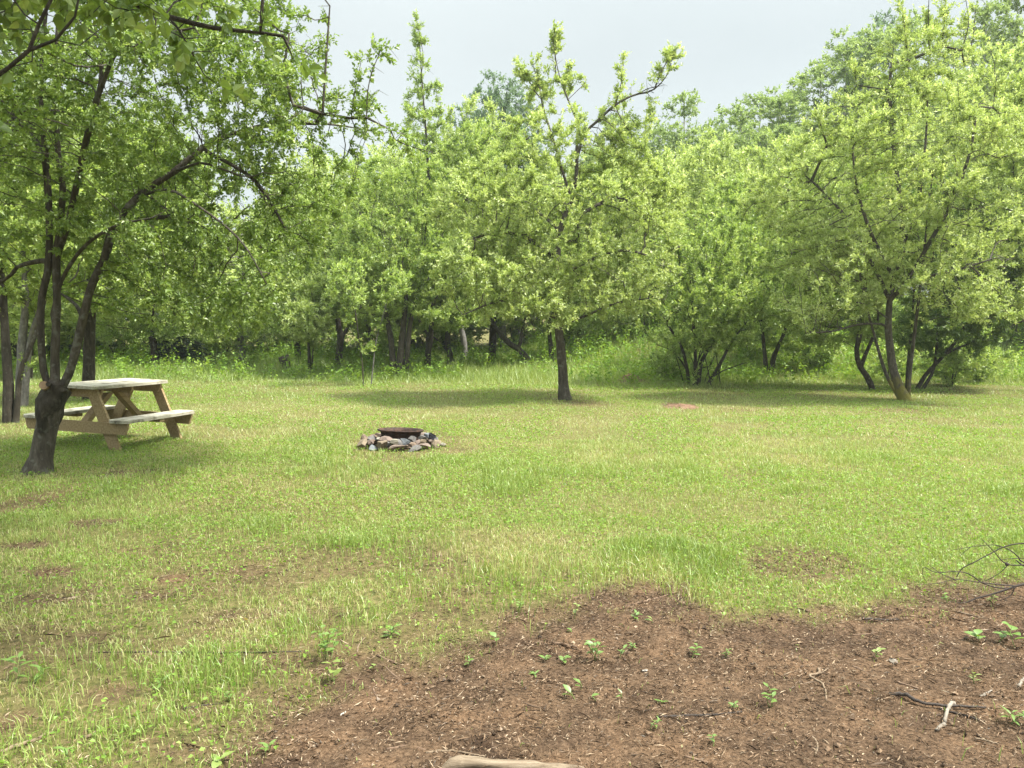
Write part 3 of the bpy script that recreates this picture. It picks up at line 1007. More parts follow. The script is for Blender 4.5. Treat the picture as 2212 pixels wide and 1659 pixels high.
# --- a tree outside the picture on the left whose boughs hang in at the top
def overhanging_tree():
    Y = 4.6
    stems = [
        ([(-900, 1290), (-890, 900), (-870, 500), (-820, 200), (-700, -150)], 0.15, 0.07),
        ([(-830, 250), (-500, 90, -.1), (-200, -20, -.2), (100, -40, -.2), (260, -8, -.2), (310, 18, -.2), (370, 38, -.2), (470, 62, -.2), (540, 68, -.2), (612, 78, -.2)], 0.045, 0.009),
        ([(565, 69, -.2), (564, 35, -.2), (568, 0, -.2), (572, -40, -.2)], 0.008, 0.005),
        ([(372, 40, -.2), (390, 70, -.3), (410, 105, -.4), (440, 160, -.4)], 0.008, 0.003),
        ([(-850, 480), (-400, 330, -.6), (-150, 250, -.8), (0, 160, -.9), (33, 130, -.9), (62, 110, -.9), (85, 50, -.9), (110, 0, -.9), (125, -60, -.9)], 0.028, 0.007),
        ([(62, 112, -.9), (95, 108, -.9), (130, 75, -.9), (165, 30, -.9), (175, -30, -.9)], 0.010, 0.004),
        ([(-700, -150), (-500, -500, -.8), (-100, -800, -1.8), (300, -1000, -2.6)], 0.06, 0.02),
        ([px(-4.5, 4.3, 4.2, Y), px(-3.4, 4.6, 4.9, Y), px(-2.0, 4.9, 5.3, Y), px(-0.6, 5.0, 5.5, Y), px(0.9, 4.9, 5.5, Y)], 0.06, 0.012),  # from here on, unseen boughs added overhead to shade the left foreground
        ([px(-2.6, 4.8, 5.1, Y), px(-1.6, 5.8, 5.5, Y), px(-0.6, 6.6, 5.6, Y)], 0.035, 0.010),
        ([px(-2.2, 4.85, 5.2, Y), px(-1.2, 3.8, 5.4, Y), px(0.2, 3.2, 5.5, Y)], 0.035, 0.010),
    ]
    lobes = [(170, 0, 160, 95, -.6, 1.0, .5), (20, -60, 180, 120, -.7, 1.0, .7), (-250, -150, 330, 250, -.4, .6, 1.2), (100, -560, 500, 240, -.8, .45, 2.2), (-400, -500, 420, 300, 0, .4, 1.6)] + [px(x, y, z, Y)[:2] + (rx / y * FD, rz / y * FD, y - Y, 1.0, ry) for x, y, z, rx, ry, rz in [(.2, 3.4, 5.7, 1.5, 1.1, .6), (-.6, 5.2, 5.7, 1.6, 1.5, .7), (.7, 4.6, 5.7, 1.1, 1.4, .6)]]  # crown lobes above the frame are added to shade the left foreground
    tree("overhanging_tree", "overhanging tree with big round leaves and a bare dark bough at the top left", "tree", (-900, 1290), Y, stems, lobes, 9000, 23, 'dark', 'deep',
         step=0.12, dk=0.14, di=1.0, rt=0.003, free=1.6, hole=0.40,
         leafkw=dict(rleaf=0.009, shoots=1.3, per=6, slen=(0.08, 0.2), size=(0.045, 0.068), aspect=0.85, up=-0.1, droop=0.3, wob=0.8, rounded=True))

overhanging_tree()

# --- the tree in the middle of the clearing's far edge
def centre_tree():
    Y = 16.0
    stems = [
        ([(1222, 869), (1219, 855), (1217, 832)], 0.165, 0.100),
        ([(1217, 832), (1215, 800), (1212, 760), (1206, 700), (1200, 640), (1200, 590), (1205, 540), (1215, 480), (1235, 430), (1245, 380), (1246, 320), (1250, 270)], 0.100, 0.026),
        ([(1235, 430), (1215, 370), (1195, 300), (1175, 240), (1165, 190), (1152, 140)], 0.022, 0.005),
        ([(1247, 340), (1262, 290), (1290, 262), (1330, 226), (1370, 205), (1410, 195), (1442, 160), (1455, 112)], 0.022, 0.004),
        ([(1250, 270), (1225, 210), (1205, 150), (1194, 80)], 0.018, 0.004),
        ([(1204, 560), (1150, 520, -.3), (1080, 500, -.7), (1010, 520, -1.0)], 0.04, 0.010),
        ([(1203, 600), (1280, 560, -.2), (1350, 540, -.4), (1420, 560, -.5)], 0.035, 0.010),
        ([(1204, 690), (1150, 660, -.6), (1080, 650, -1.0), (1000, 680, -1.3)], 0.03, 0.008),
        ([(1206, 705), (1270, 680, -.3), (1330, 655, -.4), (1400, 645, -.4)], 0.028, 0.007),
        ([(1215, 490), (1260, 460, .6), (1330, 420, 1.0)], 0.035, 0.010),
        ([(1212, 500), (1140, 440, .5), (1060, 400, .8)], 0.035, 0.010),
    ]
    lobes = [(1190, 470, 230, 150, 0, 1.0, 1.6), (1080, 610, 150, 95, -.8, 1.1, 1.2), (1330, 560, 160, 120, -.2, 1.0, 1.4), (1200, 330, 130, 120, 0, .9, 1.1), (1190, 215, 95, 85, 0, 4.5, .8), (1220, 275, 115, 80, 0, 2.2, .9), (1310, 320, 95, 85, 0, 1.6, .9),
             (1360, 212, 85, 48, 0, 5, .5), (1280, 250, 70, 60, 0, 3, .6), (1160, 680, 90, 45, -1.0, .9, .7), (1050, 440, 120, 90, .5, .8, 1.2), (1370, 430, 120, 80, .8, .8, 1.2)]
    sh = [((1200, 190), (1197, 72)), ((1160, 210), (1118, 135)), ((1230, 200), (1225, 150)), ((1255, 200), (1270, 165)), ((1330, 220), (1345, 118)), ((1410, 195), (1458, 108)), ((1380, 200), (1435, 185)), ((1170, 200), (1150, 140))]
    tree("clearing_tree", "free-standing tree with a straight brown trunk at the middle of the lawn edge", "tree", (1218, 866), Y, stems, lobes, 12500, 31, 'light', 'bright',
         step=0.16, dk=0.17, di=1.1, rt=0.0046, free=1.5, shoots_at=sh, hole=0.42, nsc=1.0,
         leafkw=dict(rleaf=0.017, shoots=5.8, per=10, slen=(0.06, 0.20), size=(0.042, 0.068), aspect=0.5, up=0.4, cl0=.38))

centre_tree()

# --- the leaning tree on the right
def right_tree():
    Y = 15.8
    stems = [
        ([(1960, 871), (1952, 858), (1943, 836)], 0.150, 0.088),
        ([(1943, 836), (1930, 800), (1923, 755), (1919, 705), (1922, 650)], 0.088, 0.055),
        ([(1962, 866, .3), (1966, 800, .3), (1978, 700, .3), (1990, 600, .3), (2006, 450, .3), (2020, 330, .3)], -0.045, 0.010),
        ([(1946, 866, .4), (1915, 810, .5), (1893, 740, .6), (1872, 660, .7), (1850, 560, .8)], -0.040, 0.010),
        ([(1922, 652), (1900, 600), (1868, 540, .2), (1838, 485, .4), (1790, 425, .6), (1740, 380, .8)], 0.032, 0.006),
        ([(1922, 655), (1932, 600), (1950, 540), (1946, 450), (1932, 330), (1922, 200), (1930, 100)], 0.044, 0.008),
        ([(1924, 650), (1970, 590, -.2), (2010, 520, -.3), (2055, 440, -.5), (2095, 330, -.6), (2110, 230, -.6)], 0.032, 0.006),
        ([(1919, 690), (1890, 668, -.3), (1862, 655, -.5), (1840, 652, -.6)], 0.022, 0.006),
        ([(1950, 535), (1985, 430, .3), (2000, 300, .5), (2005, 170, .6), (2010, 60, .6)], 0.028, 0.006),
        ([(1915, 700), (1860, 700, -.4), (1800, 715, -.7), (1740, 720, -1.0)], 0.020, 0.005),
        ([(1930, 600), (1880, 500, -.6), (1850, 400, -.9), (1840, 300, -1.0)], 0.035, 0.008),
        ([(1925, 640), (2000, 600, -.8), (2080, 580, -1.2), (2140, 560, -1.4)], 0.030, 0.008),
    ]
    lobes = [(1920, 400, 240, 210, 0, 1.0, 1.7), (1990, 190, 130, 140, .3, .9, 1.1), (1740, 470, 140, 140, .3, 1.0, 1.3), (2100, 400, 130, 190, -.3, 1.0, 1.3), (1830, 600, 140, 85, -.6, .8, 1.0),
             (2080, 580, 110, 75, -.9, .8, 1.0), (1785, 655, 115, 55, -.4, 1.2, 1.0), (2110, 650, 110, 55, -.6, 1.2, 1.0), (1860, 250, 80, 90, 0, .8, .9)]
    sh = [((1965, 150), (1952, 12)), ((2010, 130), (2008, -30)), ((2030, 120), (2042, -20)), ((2055, 140), (2072, 12)), ((2075, 160), (2105, 25)), ((1925, 230), (1925, 110)), ((1860, 200), (1850, 140)), ((1800, 330), (1775, 250)), ((2130, 260), (2140, 170))]
    tree("leaning_tree", "big upright spreading tree with a leaning trunk and yellow moss at its foot", "tree", (1955, 868), Y, stems, lobes, 10000, 41, 'moss', 'bright',
         step=0.16, dk=0.17, di=1.1, rt=0.0046, free=1.35, shoots_at=sh, hole=0.42, nsc=1.0, trop=0.16,
         leafkw=dict(rleaf=0.018, shoots=4.8, per=10, slen=(0.06, 0.22), size=(0.041, 0.065), aspect=0.46, up=0.55, cl0=.38))

right_tree()

# --- the other trees round the clearing, each with its own stems and crown
MIDLEAF = dict(rleaf=0.022, shoots=6.0, per=9, slen=(0.08, 0.24), size=(0.052, 0.088), aspect=0.52, up=0.35)
FARLEAF = dict(rleaf=0.026, shoots=4.4, per=8, slen=(0.14, 0.36), size=(0.075, 0.115), aspect=0.55, up=0.3)

def mid(name, label, base, Y, stems, lobes, n, seed, bark='dark', leaf='apple', kw=None, **k):
    d = dict(step=0.21, dk=0.22, di=1.4, rt=0.0042, free=0.8, hole=0.40, nsc=0.8)
    d.update(k)
    lk = dict(MIDLEAF); lk.update(kw or {})
    return tree(name, label, "tree", base, Y, stems, lobes, n, seed, bark, leaf, leafkw=lk, **d)

mid("twin_stem_tree", "dark slim tree forking at the ground, at the left edge behind the knotted tree", (26, 917), 12.3,
    [([(17, 917), (18, 850), (14, 760), (10, 700), (4, 600), (-10, 480)], .085, .03), ([(34, 917), (38, 870), (45, 800), (70, 740), (85, 700), (100, 640)], -.055, .02), ([(10, 690), (-60, 560), (-120, 420)], .04, .015)],
    [(-60, 420, 180, 170), (100, 470, 150, 120), (40, 300, 160, 120)], 4200, 51, 'dark', 'apple', dict(size=(.05, .08)))
mid("grey_barked_tree", "tree with two cracked pale grey trunks at the left edge", (47, 885), 14.8,
    [([(45, 885), (46, 820), (48, 740), (52, 700), (55, 640), (50, 540)], .105, .04), ([(52, 885), (58, 800), (64, 740), (74, 700), (95, 640)], -.07, .03)],
    [(60, 470, 170, 190), (200, 560, 90, 110)], 3600, 52, 'grey', 'apple')
mid("straight_trunk_tree", "tree with one thick straight dark trunk standing behind the picnic table", (191, 866), 16.0,
    [([(191, 866), (192, 800), (194, 720), (196, 690), (197, 600), (200, 480), (205, 350)], .125, .05), ([(197, 680), (225, 640), (260, 605), (310, 580)], .05, .012), ([(198, 600), (150, 540), (100, 500)], .05, .015)],
    [(210, 430, 190, 190), (300, 600, 130, 90, -.5), (120, 560, 110, 90)], 4800, 53, 'dark', 'apple')
mid("young_sapling", "small bright sapling with a thin dark stem left of the dense dark crowns", (668, 810), 23.0,
    [([(668, 810), (668, 770), (666, 735), (664, 700), (668, 640)], .055, .02), ([(672, 810), (676, 760), (680, 720), (690, 690)], -.03, .012)],
    [(662, 690, 55, 50, -.6), (690, 640, 55, 50)], 900, 54, 'dark', 'bright', dict(size=(.08, .12), aspect=.42))
mid("dense_tree", "round dense tree on a short dark trunk beside the bright sapling", (733, 810), 24.0,
    [([(733, 810), (731, 775), (736, 730), (730, 690), (735, 640)], .13, .06), ([(736, 735), (755, 700), (790, 650)], .06, .02)],
    [(735, 590, 110, 105), (800, 640, 100, 70, -.8), (700, 500, 100, 90)], 3600, 55)
mid("clump_tree", "tree of three thick stems rising from one foot, in deep shade", (862, 816), 22.4,
    [([(850, 816), (848, 770), (842, 720), (828, 650)], .11, .05), ([(864, 816), (866, 760), (872, 700), (880, 610)], -.12, .05), ([(876, 816), (880, 760), (886, 700), (905, 620)], -.09, .04)],
    [(865, 560, 150, 120), (800, 640, 100, 70, -.9), (940, 610, 110, 80, -.6), (870, 430, 130, 100)], 5200, 56)
mid("stout_tree", "tree with a single upright black trunk next to the three-stemmed clump", (926, 810), 23.5,
    [([(926, 810), (924, 770), (931, 725), (935, 660)], .11, .05), ([(929, 735), (905, 690), (890, 650)], .05, .02)],
    [(935, 560, 125, 140), (985, 660, 90, 60, -.8)], 3400, 57)
mid("crooked_tree", "tree whose crooked dark trunk forks low behind the pale green boughs", (974, 802), 25.0,
    [([(976, 802), (972, 768), (966, 730), (976, 680), (985, 600)], .105, .05), ([(969, 760), (945, 735), (920, 715)], .04, .012)],
    [(1000, 560, 120, 150)], 3000, 58)
mid("brown_trunk_tree", "tree with a tapering brown trunk between the crooked and the bowed black trunks", (1062, 800), 26.0,
    [([(1060, 800), (1063, 760), (1066, 690), (1070, 600), (1070, 480)], .13, .06)],
    [(1060, 430, 130, 170), (1050, 620, 110, 80)], 3600, 59, 'brown')
mid("bowed_tree", "tree with a black trunk bowed over to the left behind the straight brown trunk", (1148, 803), 25.0,
    [([(1148, 803), (1138, 775), (1122, 755), (1100, 742), (1080, 720), (1055, 690)], .12, .06), ([(1122, 756), (1130, 700), (1145, 640)], .06, .02)],
    [(1090, 600, 130, 100), (1170, 580, 110, 110)], 3200, 60)
mid("thin_dark_tree", "thin black trunk just left of the straight brown trunk", (1194, 803), 25.5,
    [([(1195, 803), (1191, 765), (1186, 700), (1190, 620)], .085, .04)],
    [(1190, 570, 120, 150), (1270, 640, 80, 60)], 2600, 61)
mid("pole_sapling", "thin upright pole of a sapling in front of the dense dark crowns", (783, 833), 19.5,
    [([(785, 833), (783, 790), (776, 740), (770, 690), (760, 620)], .016, .007)], [(755, 610, 45, 55)], 260, 62, 'brown', 'apple')
mid("leaning_sapling", "thin grey sapling leaning right, beside the upright pole", (803, 830), 19.8,
    [([(801, 830), (806, 790), (812, 740), (822, 700), (840, 640)], .017, .007)], [(845, 620, 45, 50)], 260, 63, 'grey', 'apple')
mid("spire_tree", "tall narrow tree with a spire-like tip standing alone against the sky", (922, 808), 26.5,
    [([(924, 808), (926, 700), (930, 560), (927, 420), (921, 300), (912, 180), (904, 60)], .10, .008)],
    [(926, 430, 90, 130), (917, 250, 46, 90, 0, 1.3, .8), (906, 130, 22, 55, 0, 2.0, .4)], 2600, 64, 'dark', 'apple', None, shoots_at=[((908, 180), (902, 52)), ((915, 200), (938, 190)), ((905, 140), (893, 120))])
mid("thicket_tree", "low spreading tree of many thin stems over a tangle of dead twigs", (1508, 834), 19.6,
    [([(1490, 834), (1482, 785), (1468, 740), (1440, 700)], .05, .025), ([(1508, 834), (1516, 780), (1545, 730), (1560, 690)], -.06, .03), ([(1530, 830), (1556, 785), (1580, 740), (1610, 700)], -.05, .02),
     ([(1500, 834), (1502, 780), (1500, 720), (1495, 640)], -.05, .025), ([(1486, 800), (1455, 760), (1420, 745)], .022, .006), ([(1540, 810), (1590, 790), (1625, 780)], .02, .006), ([(1512, 800), (1530, 795), (1540, 770)], .018, .006)] + [([(a, 832, d), (a + b, 800 - abs(b) * .2, d), (a + 2.3 * b, 765 - abs(b) * .5, d), (a + 3.4 * b, 735, d)], -.016, .005) for a, b, d in ((1478, -9, .5), (1498, 6, -.5), (1520, 12, .4), (1536, -7, -.3), (1515, -12, .8), (1546, 9, .9), (1486, 14, 1.0), (1556, -4, .2))],
    [(1500, 640, 160, 85), (1500, 725, 150, 45, .4, 1.3), (1420, 690, 90, 60, -.5), (1600, 660, 110, 70), (1510, 540, 140, 90)], 4600, 65)
mid("leafy_tree", "leafy tree on a twin dark stem between the twig tangle and the leaning trunk", (1662, 818), 22.0,
    [([(1656, 818), (1653, 775), (1648, 725), (1640, 660)], .07, .03), ([(1665, 818), (1672, 770), (1690, 730), (1710, 670)], -.08, .03)],
    [(1665, 610, 130, 100), (1690, 715, 100, 45, .5, 1.2), (1640, 480, 140, 110), (1730, 660, 80, 60, -.8)], 4200, 66)
mid("curved_trunk_tree", "tree with a snaking brown trunk close behind the leaning tree", (1885, 845), 18.4,
    [([(1888, 845), (1876, 818), (1858, 792), (1850, 760), (1858, 720), (1866, 660), (1872, 580)], .070, .035), ([(1858, 792), (1885, 730), (1896, 690), (1900, 640)], .05, .02)],
    [(1830, 560, 150, 110), (1800, 700, 110, 50, .6, 1.2), (1880, 440, 130, 120), (1780, 650, 110, 70, -.5)], 4200, 67, 'brown')
mid("dark_leaved_tree", "dark-leaved tree leaning away to the right behind the mossy trunk", (1983, 843), 18.4,
    [([(1976, 845), (2003, 805), (2035, 772), (2075, 722), (2112, 640)], .055, .02), ([(1990, 845), (2016, 800), (2024, 740), (2030, 650)], -.045, .02), ([(1958, 845), (1962, 780), (1970, 700), (1975, 620)], -.042, .02), ([(2045, 762), (2100, 740), (2150, 735)], .03, .008)],
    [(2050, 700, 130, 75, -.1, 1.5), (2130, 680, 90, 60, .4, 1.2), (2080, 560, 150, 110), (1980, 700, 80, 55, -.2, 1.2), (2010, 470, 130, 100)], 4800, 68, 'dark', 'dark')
mid("edge_tree", "bushy tree cut off by the right edge", (2290, 850), 18.0,
    [([(2300, 850), (2290, 780), (2280, 700), (2260, 600), (2250, 450)], .12, .05), ([(2285, 720), (2230, 690), (2170, 710)], .04, .01)],
    [(2230, 480, 150, 200), (2190, 620, 90, 70, -.4), (2250, 260, 120, 120)], 4600, 69, 'brown', 'bright')
mid("bank_tree", "pale trunked tree standing on the grassy bank behind the leaning tree", (1785, 785), 29.0,
    [([(1790, 785), (1783, 750), (1776, 700), (1770, 600)], .12, .05)], [(1760, 530, 130, 130), (1780, 400, 110, 110)], 3000, 70, 'brown')
for q, (nm, lb, u, v, Y, lob, n, lf) in enumerate([
    ("wood_tree", "leafy tree behind the left end of the clearing, seen between the knotted tree's limbs", 60, 812, 22.0, [(50, 560, 190, 130), (60, 400, 190, 150), (0, 700, 120, 60)], 4600, 'apple'),
    ("wood_tree", "tall rounded tree beyond the table, left of the dark fir bough", 330, 808, 25.0, [(320, 600, 150, 120), (320, 420, 170, 140), (250, 700, 90, 50), (400, 690, 90, 50)], 4800, 'apple'),
    ("wood_tree", "low loose tree behind the drooping boughs, with sky showing above it", 520, 806, 26.0, [(500, 640, 130, 100), (580, 690, 100, 60), (420, 560, 100, 90)], 3600, 'apple'),
    ("wood_tree", "pale green tree filling the gap behind the bright sapling", 640, 804, 27.5, [(650, 560, 120, 120), (690, 430, 110, 100), (600, 680, 90, 60)], 3800, 'bright'),
    ("wood_tree", "broad tree behind the dense round crown, below the sky gap", 800, 806, 27.5, [(790, 520, 140, 120), (830, 400, 90, 80), (760, 640, 110, 80)], 4200, 'bright'),
    ("wood_tree", "bright tree rising just right of the spire-tipped tree", 1000, 800, 29.0, [(1000, 420, 110, 130), (1030, 300, 80, 90), (960, 560, 100, 100)], 3800, 'bright'),
    ("wood_tree", "broad tree behind the right half of the straight-trunked tree", 1390, 790, 27.0, [(1400, 540, 140, 130), (1380, 420, 110, 100), (1330, 660, 110, 60), (1450, 660, 90, 60)], 4600, 'bright'),
    ("wood_tree", "feathery tree between the middle tree and the right-hand group", 1540, 785, 28.0, [(1550, 470, 130, 130), (1530, 370, 90, 80), (1580, 610, 100, 80)], 4000, 'bright'),
    ("wood_tree", "yellow green tree whose crown touches the leaning tree's left side", 1690, 782, 27.0, [(1690, 440, 120, 150), (1640, 560, 110, 100)], 4200, 'bright'),
    ("wood_tree", "tall pale tree filling the space right of the leaning tree", 2120, 775, 26.0, [(2120, 430, 140, 190), (2150, 620, 100, 80), (2060, 300, 90, 110)], 4600, 'bright'),
]):
    bz = [(u, v), (u + 4, v - 50), (u - 5, v - 110), (u + 6, v - 200), (u + 2, v - 300)]
    mid(nm, lb, (u, v), Y, [(bz, .12, .04)], lob, n, 80 + q, ['dark', 'brown', 'grey'][q % 3], lf, FARLEAF, step=.26, dk=.27, group="trees closing the far side of the clearing")

# --- the taller wood behind: a few builds, copied and turned
def copy_tree(src, loc, rz, sc, label, group):
    c = src.copy()
    COL.objects.link(c)
    c.location = loc
    c.rotation_euler = (0, 0, rz)
    c.scale = sc
    c["label"] = label
    if group: c["group"] = group
    for ch in list(src.children):
        d = ch.copy()
        COL.objects.link(d)
        d.parent = c
    return c

def build_tree(name, label, H, R, seed, bark, leaf, kind, n):   # one tree at the origin, to be placed and copied
    rng = np.random.default_rng(seed)
    E = empty(name, (0, 0, 0), label, "tree", "tall trees of the wood behind the clearing")
    if kind == 'aspen':
        stem = [([(0, 0, -.1), (.1, .05, H * .25), (-.05, .1, H * .55), (.1, 0, H * .97)], .15, .02)]
        lob = [((0, 0, H * .72), (R, R, H * .26), 1.0), ((.3, 0, H * .50), (R * .9, R * .9, H * .16), .8), ((-.2, .2, H * .9), (R * .5, R * .5, H * .12), 1.0)]
    else:
        stem = [([(0, 0, -.1), (.1, 0, H * .2), (0, .1, H * .4), (.2, .1, H * .8)], .17, .03)]
        lob = [((0, 0, H * .55), (R, R, H * .34), 1.0), ((R * .4, -.3, H * .32), (R * .8, R * .8, H * .2), 1.0), ((-R * .4, .3, H * .36), (R * .8, R * .8, H * .2), 1.0), ((.2, 0, H * .86), (R * .5, R * .5, H * .14), 1.0)]
    att = ellipsoid_points(rng, lob, n, 0.40, 0.6, seed)
    sh = []
    for _ in range(7):
        a = att[rng.integers(len(att))] * np.array([.6, .6, 0]) + np.array([0, 0, H * .88])
        sh.append(a + np.linspace(0, 1, 8)[:, None] * np.array([rng.normal(0, .25), rng.normal(0, .25), rng.uniform(.6, 1.3)]))
    P, par, rm = grow(rng, stem, np.concatenate([att] + sh), .32, 1.8, .34, 0.12, free_from=1.0)
    r, tips = radii(P, par, rm, .006, .42)
    branch_mesh("trunk", P, par, r, tips, BARK[bark], E, 0.006)
    if kind == 'aspen':
        crown_mesh("crown", rng, P, par, r, LEAF[leaf], E, clump=1.3, rleaf=.03, shoots=4.2, per=9, slen=(.10, .34), size=(.07, .105), aspect=.8, up=.15)
    else:
        crown_mesh("crown", rng, P, par, r, LEAF[leaf], E, clump=1.3, rleaf=.03, shoots=3.6, per=8, slen=(.12, .36), size=(.10, .15), aspect=.55, up=.3)
    return E, P

KINDS = {
    'a': build_tree("aspen_tree", "x", 13.0, 1.9, 201, 'pale', 'aspen', 'aspen', 3600),
    'b': build_tree("aspen_tree", "x", 11.0, 2.1, 202, 'pale', 'aspen', 'aspen', 3600),
    'c': build_tree("broadleaf_tree", "x", 8.5, 2.7, 203, 'grey', 'bright', 'round', 4200),
    'd': build_tree("broadleaf_tree", "x", 8.0, 2.9, 204, 'dark', 'bright', 'round', 4200),
    'e': build_tree("broadleaf_tree", "x", 12.0, 2.4, 205, 'grey', 'blue', 'round', 4200),
}
USED = set()
def far(kind, u, vtop, Y, label, wide=1.0, rz=None, group=None):
    src, P = KINDS[kind]
    top = pt(u, vtop, Y)
    z = th(top[0], top[1])
    H = P[:, 2].max() + 0.25
    s = max(0.3, (top[2] - z) / (H * 0.95))
    w = wide * (0.5 + 0.5 * s)
    rz = rz if rz is not None else (u * 0.37 + Y) % 6.28
    if kind not in USED:
        USED.add(kind)
        src.location, src.rotation_euler, src.scale = (top[0], top[1], z - .03), (0, 0, rz), (w, w, s)
        src["label"] = label
        if group: src["group"] = group
        return
    copy_tree(src, (top[0], top[1], z - .03), rz, (w, w, s), label, group)

G1 = "tall trees showing their tops over the clearing trees"
for a in [
    ('e', 1062, 178, 40, "blue green tree whose top shows left of the middle tree's tip", 1.0),
    ('e', 1120, 205, 41, "blue green treetop half hidden behind the middle tree's tip", 1.0),
    ('e', 1005, 245, 42, "small blue green treetop right of the spire-tipped tree", 1.0),
    ('b', 1345, 262, 38, "loose treetop under the middle tree's long upper right bough", 1.0),
    ('b', 1420, 285, 40, "low feathery treetop at the middle of the skyline dip", 0.9),
    ('b', 1482, 216, 38, "feathery pointed treetop right of the skyline dip", 1.0),
    ('a', 1555, 268, 41, "sparse treetop between the two pointed ones right of the dip", 0.9),
    ('b', 1640, 212, 40, "treetop with loose dark leaves, left of the rising skyline", 1.0),
    ('a', 1715, 196, 40, "slender tree where the skyline starts to climb to the right", 1.0),
    ('a', 1832, 84, 39, "tall aspen with a white stem showing in its crown", 1.1),
    ('e', 1915, 52, 41, "tall dark green tree between the white-stemmed aspen and the leaning tree", 1.0),
    ('a', 2135, 5, 34, "sparse tall treetop at the upper right corner", 0.9),
    ('b', 2205, -30, 35, "tall tree cut by the right edge at the top corner", 1.0),
    ('a', 2060, 90, 42, "tall tree hidden behind the leaning tree's upper shoots", 1.1),
    ('b', 1600, 240, 37, "feathery yellow green treetop between the loose-leaved and sparse ones", 1.1),
    ('a', 1685, 205, 37, "yellow green treetop left of the slender tree at the climbing skyline", 1.1),
    ('a', 1775, 135, 38, "pointed treetop halfway up the climbing skyline", 1.1),
    ('a', 1878, 70, 38, "tree filling the gap right of the white-stemmed aspen", 1.1),
    ('a', 1965, 40, 37, "tree behind the leaning tree's left upper shoots", 1.1),
    ('c', 2100, 110, 32, "broad crown right of the leaning tree's top", 1.1),
    ('c', 2175, 60, 31, "broad crown below the sparse treetop at the upper right", 1.1),
    ('c', 1765, 290, 36, "broad yellow green treetop below the white-stemmed aspen", 1.0),
    ('c', 1230, 330, 38, "broad crown behind the middle of the straight-trunked tree", 1.0),
    ('d', 840, 400, 38, "dark crown low behind the spire-tipped tree's left side", 1.0),
    ('d', 560, 520, 36, "dark low crown behind the sky gap on the left", 1.0),
]:
    far(a[0], a[1], a[2], a[3], a[4], a[5], None, G1)
G2 = "trees of the deep wood behind the clearing"
rg = random.Random(5)
for i, (u, vt, Y) in enumerate([(-140, 300, 30), (-40, 230, 34), (90, 250, 37), (190, 230, 33), (290, 300, 36), (400, 360, 33), (470, 520, 42), (640, 430, 34), (720, 320, 37), (770, 350, 34), (650, 350, 36), (845, 300, 38), (880, 340, 33), (960, 300, 37), (600, 440, 38), (900, 420, 34), (955, 380, 36),
                                (1090, 380, 33), (1170, 360, 35), (1300, 330, 34), (1370, 340, 36), (1450, 330, 33), (1520, 330, 36), (1610, 310, 34), (1680, 280, 36), (1850, 260, 33), (1950, 250, 35), (2030, 240, 33), (2190, 200, 31), (2290, 140, 30), (2380, 100, 28),
                                (20, 420, 27), (150, 470, 29), (430, 600, 32), (700, 560, 32), (1480, 540, 32), (1820, 480, 31), (2080, 440, 31)]):
    far('cdcdb'[i % 5], u, vt, Y, "leafy tree of the wood behind, merging with its neighbours over the clearing trees", rg.uniform(.95, 1.25), None, G2)

# --- low shrubs under the wood's edge
def build_shrub():
    rng = np.random.default_rng(301)
    E = empty("shrub", (0, 0, 0), "low leafy shrub filling the shade under the trees at the wood's edge", "shrub", "low shrubs under the wood's edge")
    st = [([(0, 0, -.05), (.05, 0, .4), (.2, .1, .9)], .03, .01)] + [([(.05 * a, .05 * b, -.05), (.3 * a, .3 * b, .5), (.6 * a, .5 * b, .9)], -.02, .008) for a, b in ((1, .3), (-1, .2), (.2, 1), (-.3, -1))]
    P, par, rm = grow(rng, st, ellipsoid_points(rng, [((0, 0, .95), (1.0, 1.0, .75), 1)], 900, .38, 1.4, 9), .16, 1.2, .17, .05, free_from=.2)
    r, tips = radii(P, par, rm, .004)
    branch_mesh("stems", P, par, r, tips, BARK['dark'], E, 0.0)
    crown_mesh("foliage", rng, P, par, r, LEAF['apple'], E, rleaf=.02, shoots=1.6, per=7, slen=(.1, .3), size=(.07, .12), aspect=.6, up=.2)
    return E

shr = build_shrub()
for i, (u, Y, s) in enumerate([(-60, 26, 1.3), (80, 28, 1.2), (160, 30, 1.4), (260, 31, 1.3), (350, 29, 1.1), (470, 31, 1.3), (560, 33, 1.3), (640, 34, 1.2), (720, 31, 1.0), (820, 31, 1.2), (900, 33, 1.3), (1000, 33, 1.1), (1110, 34, 1.2), (1230, 29, 1.1),
                               (1450, 29, .8), (1570, 26, 1.1), (1620, 29, 1.2), (1720, 28, 1.2), (1850, 27, 1.2), (1940, 25, 1.0), (2050, 24, 1.1), (2130, 26, 1.0), (2230, 25, 1.2), (1440, 21, .5), (1620, 24, .8), (1770, 22.5, .7), (2060, 19.6, .7), (2115, 20.5, .75), (1925, 20.5, .6)]):
    p = pt(u, 700, Y)
    loc = (p[0], p[1], th(p[0], p[1]))
    if i == 0:
        shr.location, shr.rotation_euler, shr.scale = loc, (0, 0, i * 1.7), (s, s, s)
    else:
        copy_tree(shr, loc, i * 1.7, (s * 1.1, s * 1.1, s), shr["label"], shr["group"])

